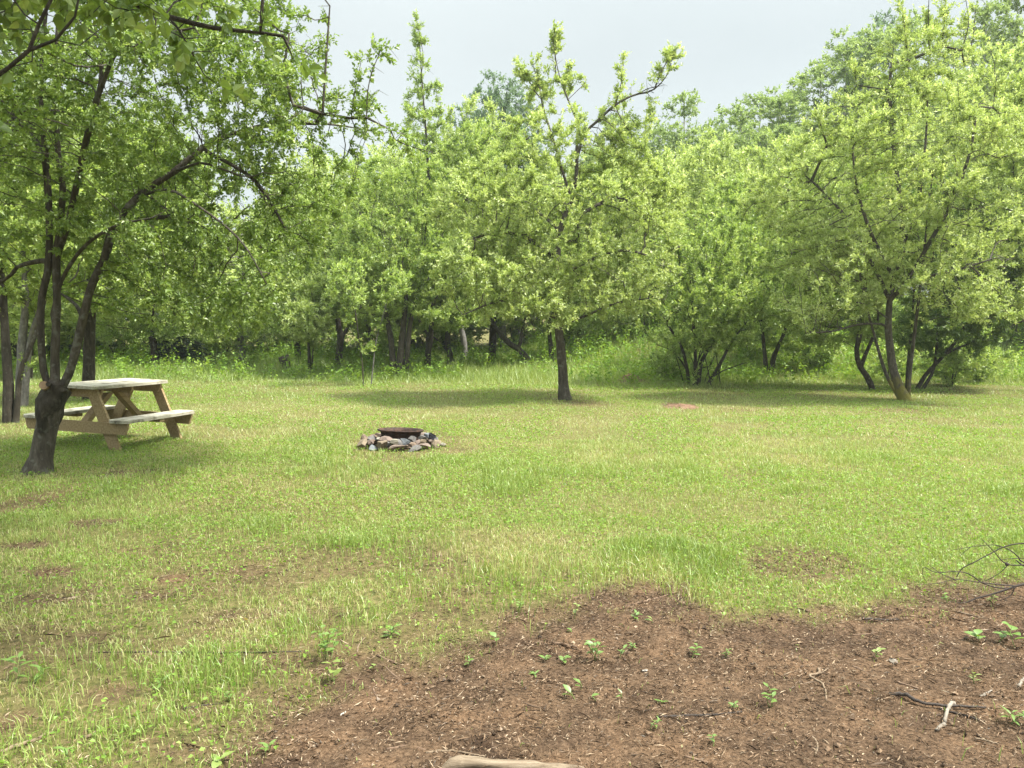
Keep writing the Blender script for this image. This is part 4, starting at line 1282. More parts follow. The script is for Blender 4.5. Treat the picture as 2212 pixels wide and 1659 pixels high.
# ------------------------------------------------------------------ the picnic table
def wood(name, stops, dark=0.5):
    def ex(N, L, col, tc):
        return spots_extra((0.16, 0.145, 0.105), 7.0, 0.50, 0.68)(N, L, col, tc)
    return solid_mat(name, stops, scale=(3.0, 45, 45), detail=7, rough=0.8, bump=0.5, bscale=9, dist=0.004, extra=ex if dark else None)
WOOD_TOP = wood("weathered planks", [(0.25, (0.19, 0.165, 0.125)), (0.5, (0.42, 0.39, 0.31)), (0.75, (0.56, 0.53, 0.45))])
WOOD_LEG = wood("treated timber", [(0.25, (0.18, 0.125, 0.062)), (0.5, (0.28, 0.205, 0.108)), (0.75, (0.37, 0.295, 0.17))], 0)

def table():
    yaw, slope, cross = math.radians(77.3), -0.016, -0.032
    a = Vector((math.cos(yaw), math.sin(yaw), slope)).normalized()
    b = Vector((math.sin(yaw), -math.cos(yaw), cross)).normalized()
    n = a.cross(b) * -1
    n = n if n.z > 0 else -n
    E = empty("picnic_table", (-5.10, 10.30, 0.0), "weathered timber picnic table with attached benches beside the knotted tree", "picnic table")
    M = Matrix(((a.x, b.x, n.x), (a.y, b.y, n.y), (a.z, b.z, n.z)))
    # local x runs along the table, y towards the right-hand bench, z up (mirrored axes are avoided by flipping y)
    M = Matrix(((a.x, -b.x, n.x), (a.y, -b.y, n.y), (a.z, -b.z, n.z)))
    E.rotation_euler = M.to_euler()
    L, Wt, zt, zb, Wb, bw, T = 1.40, 0.66, 0.785, 0.395, 1.47, 0.27, 0.038
    rnd = random.Random(3)
    def planks(name, y0, y1, nb, z, l):
        m = MB()
        w = (y1 - y0) / nb
        for i in range(nb):
            dz, dx = rnd.uniform(-.002, .002), rnd.uniform(-.004, .004)
            c0 = 0.05 if i == 0 else 0.0
            c1 = 0.05 if i == nb - 1 else 0.0
            ya, yb = y0 + i * w + .005, y0 + (i + 1) * w - .005
            x0, x1 = -l / 2 + dx, l / 2 + dx
            Mx = np.eye(4)
            Mx[2, 3] = z - T + dz
            m.prism([(x0 + c0, ya), (x1 - c0, ya), (x1, ya + c0), (x1, yb - c1), (x1 - c1, yb), (x0 + c1, yb), (x0, yb - c1), (x0, ya + c0)], T, Mx) if (c0 or c1) else m.prism([(x0, ya), (x1, ya), (x1, yb), (x0, yb)], T, Mx)
        return m.build(name, WOOD_TOP, E)
    planks("table_top", -Wt / 2, Wt / 2, 5, zt, L)
    planks("bench", -Wb / 2, -Wb / 2 + bw, 2, zb, L)
    planks("bench", Wb / 2 - bw, Wb / 2, 2, zb, L)
    xf = L / 2 - 0.115
    # boards that stand across the table: outline in (y, z), thickness along x
    def across(name, outline, x):
        m = MB()
        Mx = np.array([[0, 0, 1, x], [1, 0, 0, 0], [0, 1, 0, 0], [0, 0, 0, 1.0]])
        m.prism(outline, T, Mx)
        return m.build(name, WOOD_LEG, E)
    zt0, zb0, ch = zt - T - .001, zb - T - .001, .045
    for sgn in (-1, 1):
        x = sgn * xf - T / 2
        for s2 in (-1, 1):
            q = [(s2 * .105, zt0), (s2 * .255, zt0), (s2 * .60, 0.0), (s2 * .45, 0.0)]
            across("leg", q if s2 > 0 else q[::-1], x)
        h = .11
        across("top_support", [(-.30, zt0), (-.30, zt0 - .04), (-.26, zt0 - h), (.26, zt0 - h), (.30, zt0 - .04), (.30, zt0)], x - sgn * (T + .001))
        h = .135
        across("bench_support", [(-.715, zb0), (-.715, zb0 - .03), (-.68, zb0 - h), (.68, zb0 - h), (.715, zb0 - .03), (.715, zb0)], x + sgn * (T + .001))
        # the slanting brace from under the middle of the top down to the leg frame
        m = MB()
        Mx = np.array([[1, 0, 0, 0], [0, 0, -1, .045], [0, 1, 0, 0], [0, 0, 0, 1.0]])
        q = [(sgn * .03, zt0 - .09), (sgn * .13, zt0 - .09), (sgn * (xf - .03), zb0 - .06), (sgn * (xf - .03), zb0 - .17 + .03)]
        m.prism(q if sgn < 0 else q[::-1], .09, Mx)
        m.build("brace", WOOD_LEG, E)
    across("top_cleat", [(-.29, zt0), (-.29, zt0 - .05), (-.26, zt0 - .088), (.26, zt0 - .088), (.29, zt0 - .05), (.29, zt0)], -T / 2)
    for s2 in (-1, 1):
        m = MB()
        y0 = s2 * (Wb / 2 - bw / 2)
        m.box((-.045, y0 - .115, zb0 - .04), (.045, y0 + .115, zb0))
        m.build("bench_cleat", WOOD_LEG, E)

table()

# ------------------------------------------------------------------ the fire ring
RUST_M = solid_mat("rusty iron", [(0.3, (0.014, 0.010, 0.009)), (0.52, (0.040, 0.022, 0.016)), (0.72, (0.105, 0.055, 0.036))], scale=(14, 14, 14), rough=0.75, bump=0.35, bscale=60, dist=0.004)
ASH_M = solid_mat("ash", [(0.3, (0.02, 0.02, 0.02)), (0.7, (0.14, 0.13, 0.12))], scale=(20, 20, 20), bump=0.8)

def fire_ring():
    E = empty("fire_ring", (PIT[0], PIT[1], PIT[2]), "rusty steel rim standing in the heap of stones on the lawn", "fire ring")
    prof = [(.243, .0), (.243, .115), (.247, .150), (.262, .168), (.282, .174), (.288, .180), (.288, .192), (.278, .196), (.262, .188), (.245, .172), (.236, .150), (.234, .0)]
    k = 48
    ang = np.arange(k) * 2 * np.pi / k
    V = np.concatenate([np.stack([r * np.cos(ang), r * np.sin(ang), np.full(k, z)], 1) for r, z in prof])
    n = len(prof)
    F = [[i * k + j, i * k + (j + 1) % k, ((i + 1) % n) * k + (j + 1) % k, ((i + 1) % n) * k + j] for i in range(n - 1) for j in range(k)]
    V[:, 2] += -0.03 * V[:, 0] - 0.055 * V[:, 1] + 0.008
    o = mesh_np("steel_rim", V, [np.array(F)], RUST_M, E, None, True)
    m = MB()
    r = .232
    P = [(0, 0, .05)] + [(r * math.cos(t), r * math.sin(t), .035) for t in ang]
    m.add(P, [[0, 1 + j, 1 + (j + 1) % k] for j in range(k)])
    m.build("ash_bed", ASH_M, E)

fire_ring()

def rock_mesh(name, seed, sx, sy, sz, mat):
    """An angular stone: a ball cut by random planes, then roughened."""
    rng = np.random.default_rng(seed)
    import bmesh
    bm = bmesh.new()
    bmesh.ops.create_icosphere(bm, subdivisions=4, radius=1.0)
    V = np.array([v.co[:] for v in bm.verts])
    F = np.array([[v.index for v in f.verts] for f in bm.faces])
    bm.free()
    for _ in range(11):
        d = rand_dirs(1, rng)[0]
        h = rng.uniform(0.36, 0.80)
        e = np.maximum(V @ d - h, 0)
        V = V - e[:, None] * d * 0.99
    V = V * (1 + 0.06 * (noise3(V + 7, 3.1, seed)[:, None] - .5) + 0.06 * (noise3(V + 7, 9.0, seed)[:, None] - .5))
    V = V * np.array([sx * 1.06, sy * 1.06, sz * .95])
    V[:, 2] -= V[:, 2].min()
    o = mesh_np(name, V, [F], mat, None)
    return o

def stone_mat(name, c):
    c = np.array(c)
    return solid_mat(name, [(0.25, tuple(c * .55)), (0.5, tuple(c)), (0.75, tuple(np.minimum(c * 1.35, .8)))], scale=(16, 16, 16), rough=0.9, bump=0.5, bscale=45, dist=0.006)

ST = {'tan': stone_mat("tan stone", (0.190, 0.150, 0.105)), 'grey': stone_mat("grey stone", (0.122, 0.114, 0.108)), 'pale': stone_mat("pale stone", (0.251, 0.231, 0.183)), 'pink': stone_mat("pinkish stone", (0.167, 0.127, 0.105)),
      'black': stone_mat("sooty stone", (.035, .036, .04)), 'blue': stone_mat("blue grey stone", (0.125, 0.135, 0.144)), 'brown': stone_mat("brown stone", (.15, .11, .08))}
# stones heaped round the rim: angle (0 = right, -90 = towards the camera), distance, height, size, colour
STONES = [
    (-150, .47, .0, (.130, .095, .075), 'tan', "big flat tan stone at the near left end of the fire ring"),
    (-172, .46, .05, (.085, .05, .085), 'brown', "dark brown slab tilted up at the left end of the fire ring"),
    (-128, .47, .0, (.080, .07, .050), 'blue', "dull blue grey stone at the foot of the fire ring's left front"),
    (-112, .46, .01, (.100, .075, .080), 'tan', "yellowish tan lump low in the front of the fire ring"),
    (-84, .46, .0, (.150, .075, .065), 'pink', "long flat pinkish grey stone at the very front of the fire ring"),
    (-62, .49, .0, (.100, .06, .045), 'grey', "low grey stone sunk in the grass at the fire ring's right front"),
    (-46, .46, .02, (.125, .065, .055), 'pink', "long pinkish stone lying slantwise right of the fire ring's front"),
    (-22, .50, .0, (.080, .075, .070), 'tan', "tan stone at the right end of the fire ring"),
    (-8, .54, .0, (.050, .05, .040), 'pale', "small whitish stone outermost at the right end of the fire ring"),
    (-130, .33, .075, (.070, .055, .050), 'pale', "pale cream stone against the rim's left side"),
    (-115, .33, .07, (.090, .065, .070), 'pink', "reddish grey stone under the rim, left of its middle"),
    (-95, .34, .07, (.095, .065, .065), 'grey', "rounded grey stone leaning on the front of the rim"),
    (-93, .43, .07, (.072, .055, .045), 'pale', "small bright cream stone in the front of the heap"),
    (-76, .34, .06, (.080, .06, .060), 'blue', "smooth blue grey stone in front of the rim"),
    (-58, .335, .085, (.060, .05, .055), 'grey', "light grey upright stone against the rim, right of its middle"),
    (-64, .43, .055, (.080, .05, .040), 'brown', "narrow brown stone wedged in the right front of the heap"),
    (-33, .38, .09, (.080, .06, .050), 'grey', "grey stone on top of the heap at the right"),
    (-14, .345, .11, (.075, .06, .045), 'blue', "pale grey stone topping the heap at the rim's right end"),
    (-4, .40, .07, (.105, .075, .070), 'black', "soot-black stone at the rim's right end"),
    (-160, .36, .07, (.090, .07, .060), 'grey', "grey stone lying on the heap at the rim's left end"),
]
for i, (an, di, z, s, c, lab) in enumerate(STONES):
    o = rock_mesh("stone", 500 + i, *s, ST[c])
    o.rotation_euler = (random.Random(i).uniform(-.25, .25), random.Random(i + 9).uniform(-.25, .25), math.radians(an + 90) + random.Random(i + 5).uniform(-.4, .4))
    o.location = (PIT[0] + di * math.cos(math.radians(an)), PIT[1] + di * math.sin(math.radians(an)), PIT[2] + z - .012)
    tag(o, lab, "stone", "stones heaped round the fire ring")
for i, an in enumerate((12, 30, 50, 72, 95, 116, 138, 158, 176)):       # the far side, mostly hidden by the rim
    o = rock_mesh("stone", 560 + i, .10, .075, .08, ST[['grey', 'tan', 'pink', 'brown'][i % 4]])
    o.rotation_euler = (0, .1, math.radians(an + 90))
    o.location = (PIT[0] + .40 * math.cos(math.radians(an)), PIT[1] + .40 * math.sin(math.radians(an)), PIT[2] - .012)
    tag(o, "rough stone behind the rusty rim, on the fire ring's far side", "stone", "stones heaped round the fire ring")
for i, (an, di, z) in enumerate([(-140, .42, .05), (-104, .42, .04), (-72, .45, .02), (-40, .41, .06), (-26, .44, .04), (-12, .46, .03), (-150, .38, .04), (-120, .42, .03), (-52, .40, .05), (-85, .40, .04)]):
    o = rock_mesh("stone", 600 + i, .055, .045, .045, ST[['pink', 'grey', 'brown', 'tan'][i % 4]])
    o.location = (PIT[0] + di * math.cos(math.radians(an)), PIT[1] + di * math.sin(math.radians(an)), PIT[2] + z)
    o.rotation_euler = (.2, -.1, an)
    tag(o, "small filler stone wedged between the bigger ones in front of the rusty rim", "stone", "stones heaped round the fire ring")

# ------------------------------------------------------------------ earth heaps, a stump
def mound(name, label, u, v, Y, w, h, seed):
    b = pt(u, v, Y)
    b[2] = th(b[0], b[1])
    n = 40
    g = np.linspace(-1, 1, n)
    X, Yy = np.meshgrid(g, g)
    x, y = X.ravel() * w, Yy.ravel() * w * .8
    r = np.hypot(X.ravel(), Yy.ravel())
    z = h * smooth(1 - r) + .05 * (fbm(x * 9 + seed, y * 9, seed, 4) - .5) * smooth((1 - r) * 2) - .04 * smooth((r - .8) * 3)
    i = np.arange(n - 1)[:, None] * n + np.arange(n - 1)[None, :]
    F = np.stack([i, i + 1, i + n + 1, i + n], -1).reshape(-1, 4)
    keep = (r[F] < 1.05).all(1)
    o = mesh_np(name, np.stack([x, y, z], 1), [F[keep]], EARTH_M, None, None, True)
    o.location = b
    tag(o, label, "earth heap", "heaps of bare earth on the lawn edge")
EARTH_M = solid_mat("red brown earth", [(0.25, (0.06, 0.032, 0.019)), (0.5, (0.14, 0.080, 0.048)), (0.75, (0.24, 0.15, 0.095))], scale=(14, 14, 14), bump=1.0, bscale=30)
mound("dirt_mound", "little red brown earth mound in the shade right of the straight trunk", 1362, 822, 20.6, .50, .24, 3)
mound("dirt_patch", "flat heap of bare brown earth on the lawn between the two big trees", 1470, 880, 14.6, .42, .07, 5)

def stump():
    b = pt(617, 803, 24.5)
    b[2] = th(b[0], b[1])
    m = MB()
    C = np.array([(.04, 0, -.05), (.02, 0, .2), (-.03, 0, .42), (-.06, 0, .52)])
    V, F, _ = tube_arrays(C, np.array([.16, .13, .16, .15]), 14)
    V = V + (noise3(V + 4, 9, 2)[:, None] - .5) * .05
    m.add(V, [list(f) for f in F] + [list(range(42, 56))])
    o = m.build("tree_stump", BARK['dark'], None, True)
    o.location = b
    tag(o, "short dark tree stump in the rough grass left of the bright sapling", "stump")
stump()

def fir_bough():
    """The dark fir lying low at the wood's edge."""
    rng = np.random.default_rng(77)
    b = pt(405, 800, 26.0)
    b[2] = th(b[0], b[1])
    E = empty("fir_tree", b, "low dark fir with drooping boughs under the trees beyond the table", "tree")
    m = MB()
    m.tube([(-1.2, 0, -.05), (-.9, 0, .5), (-.3, 0, .9)], [.09, .08, .05], 8)
    B, D, N, Ls = [], [], [], []
    for k in range(26):
        a0 = np.array([-1.0 + rng.uniform(-.2, .9), rng.uniform(-.4, .4), rng.uniform(.25, 1.05)])
        e = a0 + np.array([rng.uniform(.4, 1.7), rng.uniform(-.9, .7), -rng.uniform(.1, .55)])
        e[2] = max(e[2], .08)
        m.tube(bez([a0, (a0 + e) / 2 + np.array([0, 0, .12]), e], 4), np.linspace(.02, .005, 9), 4)
        n = 260
        t = rng.random(n)
        c = a0 + (e - a0) * t[:, None] + np.array([0, 0, .12]) * (4 * t * (1 - t))[:, None] * .5
        ax = norm(e - a0)
        d = norm(ax * .5 + rng.normal(size=(n, 3)) * np.array([.8, .8, .25]))
        B.append(c); D.append(d); N.append(norm(np.array([0, 0, 1]) + .4 * rng.normal(size=(n, 3)))); Ls.append(rng.uniform(.08, .22, n) * (1.1 - .6 * t))
    m.build("trunk", BARK['dark'], E, True)
    Ln = np.concatenate(Ls)
    V, F = leaf_quads(np.concatenate(B), np.concatenate(D), np.concatenate(N), Ln, Ln * .16, .1)
    mesh_np("crown", V, [F], LEAF['fir'], E, {"tint": np.repeat(np.clip(rng.normal(.5, .2, len(Ln)), 0, 1), 4)})
LEAF['fir'] = leaf_mat("fir needles", [(0.0, (0.020, 0.050, 0.022)), (0.5, (0.040, 0.080, 0.035)), (1.0, (0.075, 0.125, 0.055))], trans=0.1)
fir_bough()

# ------------------------------------------------------------------ sticks and twigs
TW = {'pale': solid_mat("barkless wood", [(0.3, (0.13, 0.09, 0.056)), (0.7, (0.25, 0.19, 0.13))], scale=(30, 30, 30), bump=0.3, bscale=60, dist=.003),
      'white': solid_mat("bleached wood", [(0.3, (0.12, 0.10, 0.078)), (0.7, (0.27, 0.235, 0.19))], scale=(30, 30, 30), bump=0.3, bscale=60, dist=.003),
      'brown': solid_mat("brown twig", [(0.3, (0.09, 0.055, 0.035)), (0.7, (0.20, 0.135, 0.09))], scale=(40, 40, 40), bump=0.3, bscale=60, dist=.003),
      'dark': solid_mat("dark twig", [(0.3, (0.022, 0.018, 0.016)), (0.7, (0.07, 0.055, 0.045))], scale=(40, 40, 40), bump=0.3, bscale=60, dist=.003)}

def stick(name, label, px, r0, r1, mat, lift=0.6, cat="twig", group="twigs lying on the soil", branches=(), rise=0.0):
    m = MB()
    lo = None
    for q, (P, a, b) in enumerate([(px, r0, r1)] + list(branches)):
        W = np.array([gnd(*p) for p in P])
        W[:, 2] += lift * a + (rise * np.sin(np.linspace(0, math.pi, len(W))) if q == 0 else 0)
        if lo is None: lo = W[0].copy()
        C = bez(W, 5)
        R = np.linspace(a, b, len(C))
        rng = np.random.default_rng(int(abs(P[0][0]) * 7 + q))
        C[1:-1] += rng.normal(0, .18 * a, (len(C) - 2, 3))
        R = R * (1 + rng.normal(0, .08, len(R)))
        m.tube(C - lo, R, 8)
    o = m.build(name, TW[mat], None, True)
    o.location = lo
    return tag(o, label, cat, group)

DRIFT_M = solid_mat("weathered barkless wood", [(0.3, (0.085, 0.060, 0.038)), (0.5, (0.19, 0.145, 0.098)), (0.7, (0.29, 0.235, 0.17))], scale=(6, 90, 90), bump=0.6, bscale=9, dist=.004)
def driftwood():
    m = MB()
    P = [(950, 1668), (980, 1661), (1008, 1658), (1060, 1662), (1130, 1664), (1200, 1664), (1235, 1662), (1262, 1661)]
    W = np.array([gnd(*p) for p in P])
    W[:, 2] += np.array([.006, .018, .020, .016, .014, .010, .007, .004])
    lo = W[0].copy()
    C = bez(W, 6)
    R = np.interp(np.linspace(0, 1, len(C)), [0, .12, .22, .35, .6, .8, .92, 1], [.006, .022, .027, .022, .019, .012, .008, .003])
    V, F, _ = tube_arrays(C - lo, R, 14)
    V = V + (noise3(V + 2, 22, 5)[:, None] - .5) * .006
    m.add(V, [list(f) for f in F])
    o = m.build("driftwood_stick", DRIFT_M, None, True)
    o.location = lo
    tag(o, "thick smooth barkless stick tapering to a point, lying at the bottom edge", "stick")
driftwood()
for a in [
    ("thin pale twig lying just beyond the thick barkless stick", [(920, 1628), (950, 1624), (985, 1624), (1020, 1631), (1048, 1636)], .005, .003, 'pale'),
    ("long straight brown twig slanting up to the grass border", [(1352, 1312), (1400, 1299), (1464, 1280)], .0065, .004, 'brown'),
    ("short brown twig among seedlings in the middle of the bare soil", [(1192, 1389), (1220, 1394), (1246, 1399)], .006, .005, 'brown'),
    ("short dark brown twig near the grass border, right of the small pale curl", [(815, 1417), (835, 1426), (858, 1435)], .006, .004, 'brown'),
    ("small pale curled twig standing at the ragged grass border", [(772, 1410), (775, 1394), (789, 1378)], .004, .003, 'pale'),
    ("curved brown root-like twig behind the thin pale twig", [(835, 1620), (880, 1614), (920, 1622)], .005, .004, 'brown'),
    ("tiny brown twig pointing at the camera, left in the soil", [(806, 1488), (811, 1500), (816, 1512)], .004, .003, 'brown'),
    ("long dark straight twig lying left to right in the middle of the soil", [(1418, 1551), (1480, 1548), (1540, 1546), (1603, 1539)], .006, .004, 'dark'),
    ("pair of dark twigs near the grass tongue at the right", [(1863, 1338), (1900, 1340), (1942, 1340)], .008, .005, 'dark'),
    ("thin brown twig lying flat below the grass tongue", [(1840, 1373), (1870, 1371), (1906, 1366)], .004, .003, 'brown'),
    ("pale twig under the arching dead branch", [(2070, 1323), (2095, 1329), (2126, 1337)], .005, .004, 'pale'),
    ("short brown twig right of the forked pale root", [(1841, 1440), (1865, 1451), (1889, 1464)], .005, .003, 'brown'),
    ("brown twig with a broken pale end above the long dark twig", [(1937, 1474), (1960, 1481), (1984, 1489)], .005, .004, 'brown'),
    ("crooked pale twig near the bottom edge on the right", [(1754, 1592), (1766, 1609), (1761, 1633)], .004, .003, 'pale'),
    ("small pale forked twig close to the right edge", [(2117, 1506), (2130, 1500), (2142, 1493)], .006, .004, 'white'),
    ("white broken twig at the right edge", [(2200, 1486), (2206, 1476), (2212, 1466)], .008, .005, 'white'),
    ("brown twig at the bottom edge, right of the thick barkless stick", [(1480, 1636), (1505, 1642), (1530, 1650)], .005, .004, 'brown'),
    ("thin pale twig right of the white broken sticks near the bottom", [(2104, 1596), (2130, 1601), (2157, 1609)], .004, .003, 'pale'),
    ("long grey stick half sunk in the grass at the lower left", [(-20, 1634), (40, 1614), (112, 1586)], .009, .006, 'pale'),
    ("short pale bent twig beside the withered leaf at the lower left", [(182, 1595), (195, 1592), (208, 1582)], .008, .005, 'pale'),
    ("very long thin dark twig lying across the left-hand grass", [(208, 1410), (330, 1409), (480, 1411), (652, 1408)], .004, .003, 'dark'),
    ("dark twig lying in the thin grass left of the soil", [(395, 1532), (430, 1527), (475, 1521)], .004, .003, 'dark'),
]:
    stick("twig", a[0], a[1], a[2], a[3], a[4])
stick("twig", "pale forked root-like twig in the right half of the soil", [(1768, 1446), (1769, 1459), (1748, 1467), (1778, 1483), (1785, 1515)], .006, .004, 'pale', branches=[([(1769, 1457), (1780, 1451), (1789, 1444)], .004, .003)], rise=.01)
stick("twig", "long dark branching twig beside the white broken stick", [(1920, 1502), (1955, 1510), (1982, 1528), (2041, 1534), (2130, 1531)], .009, .004, 'dark', branches=[([(2030, 1534), (2080, 1546), (2125, 1560)], .006, .003)], rise=.02)
stick("twig", "upper thick piece of white bleached stick standing out of the soil", [(2060, 1521), (2052, 1533), (2046, 1548), (2041, 1563)], .0085, .007, 'white', rise=.02)
stick("twig", "lower short piece of white bleached stick", [(2040, 1567), (2032, 1571), (2022, 1580)], .008, .006, 'white')

def dead_branch():
    Y0 = 4.35
    def z4(p, dy=0.0): return pt(1958.5 + p[0] * .1146, 1140.6 + p[1] * .1146, Y0 + dy)
    def onground(p):
        g = gnd(1958.5 + p[0] * .1146, 1140.6 + p[1] * .1146)
        return g
    paths = [([(2900, 820), (2300, 1030), (2050, 1100), (1850, 1170), (1600, 1250), (1300, 1330), (1100, 1470), (950, 1560)], .011, .003, 0),
             ([(1880, 1140), (1650, 1110), (1420, 1030), (1250, 910), (1100, 840), (880, 820), (650, 840), (500, 820), (320, 745), (310, 900), (380, 1020)], .005, .0015, .05),
             ([(2050, 1095), (1700, 1060), (1350, 1020), (920, 970), (600, 1040), (200, 1065)], .005, .0015, -.05),
             ([(920, 970), (650, 860), (430, 700)], .003, .0015, -.05),
             ([(940, 920), (1050, 760), (1300, 630), (1640, 450), (1850, 350), (2212, 290), (2900, 350)], .004, .005, .12),
             ([(2900, 900), (2212, 650), (2100, 540), (1950, 420), (1750, 340), (1550, 320), (1200, 360), (840, 420)], .006, .0015, .2),
             ([(1200, 360), (1090, 450), (1000, 540)], .0025, .0012, .2),
             ([(2900, 760), (2300, 700), (1890, 680), (1640, 440), (1430, 220)], .006, .002, -.1),
             ([(1900, 710), (1750, 850), (1500, 990), (1350, 1030)], .003, .002, -.08),
             ([(2040, 1110), (1960, 1270), (1750, 1370)], .005, .002, -.03),
             ([(2350, 780), (2170, 690), (2070, 610)], .006, .005, .1),
             ([(2250, 565), (1850, 590), (1450, 670)], .003, .0012, .1)]
    m = MB()
    lo = z4((2050, 1100))
    for P, a, b, dy in paths:
        W = np.array([z4(p, dy) for p in P])
        for i in range(len(W)):
            g = th(W[i][0], W[i][1]) + .012
            if W[i][2] < g: W[i][2] = g
        C = bez(W, 5) - lo
        m.tube(C, np.linspace(a * .78, b * .8, len(C)), 6)
    c = z4((1890, 680), -.1) - lo
    m.tube([c - np.array([.010, 0, 0]), c - np.array([.006, 0, 0]), c, c + np.array([.007, 0, 0]), c + np.array([.011, 0, 0])], [.003, .009, .011, .008, .003], 8)
    o = m.build("dead_branch", TW['dark'], None, True)
    o.location = lo
    tag(o, "bare dead branch with arching black twigs reaching in at the right edge", "branch")
dead_branch()

# ------------------------------------------------------------------ seedlings and weeds on the bare soil
def seedling(label, u, v, h, nl, size, asp, seed, name="seedling", tint=.55, upright=.5, cat="plant", group="seedlings on the bare soil", mat=None):
    rng = np.random.default_rng(seed)
    b = gnd(u, v)
    E = empty(name, b, label, cat, group)
    m = MB()
    B, D = [], []
    ns = max(1, nl // 5)
    for s in range(ns):
        lean = rng.normal(0, .35, 2) * h
        top = np.array([lean[0], lean[1], h * rng.uniform(.75, 1.05)])
        base = np.array([*(rng.normal(0, .012, 2) * (ns > 1)), -.006])
        m.tube(bez([base, (base + top) / 2 + np.array([*rng.normal(0, .006, 2), .01]), top], 4), np.linspace(.0022, .0012, 9), 5)
        k = nl // ns
        for j in range(k):
            t = (j + 1) / k if k > 1 else 1.0
            t = .25 + .75 * t
            c = base + (top - base) * t
            az = 2.4 * j + rng.uniform(0, 6.28) * (j == 0) + s
            d = np.array([math.cos(az), math.sin(az), upright + rng.normal(0, .2)])
            B.append(c); D.append(d)
    st = m.build("stem", WEED_STEM, E)
    B, D = np.array(B), norm(np.array(D))
    # broad leaves: 3 x 5 grid each, rounded outline, arched
    Vs, Fs, T = [], [], []
    for i in range(len(B)):
        ln = size * rng.uniform(.7, 1.15)
        side = norm(np.cross(D[i], np.array([0, 0, 1.0])) + rng.normal(0, .12, 3))
        nr = np.cross(side, D[i])
        for j, (t, w) in enumerate([(0, .06), (.2, .62), (.45, 1.0), (.72, .74), (1.0, .05)]):
            c = B[i] + D[i] * ln * t - nr * ln * (.28 * t * t)
            for q in (-1, 0, 1):
                Vs.append(c + side * q * w * asp * ln * .5 + nr * (abs(q) * .10 * asp * ln * w))
                T.append(tint + rng.normal(0, .05))
        o = i * 15
        for j in range(4):
            for q in range(2):
                Fs.append([o + j * 3 + q, o + j * 3 + q + 1, o + j * 3 + q + 4, o + j * 3 + q + 3])
    mesh_np("leaves", np.array(Vs), [np.array(Fs)], mat or SEED_M, E, {"tint": np.clip(T, 0, 1)}, True)

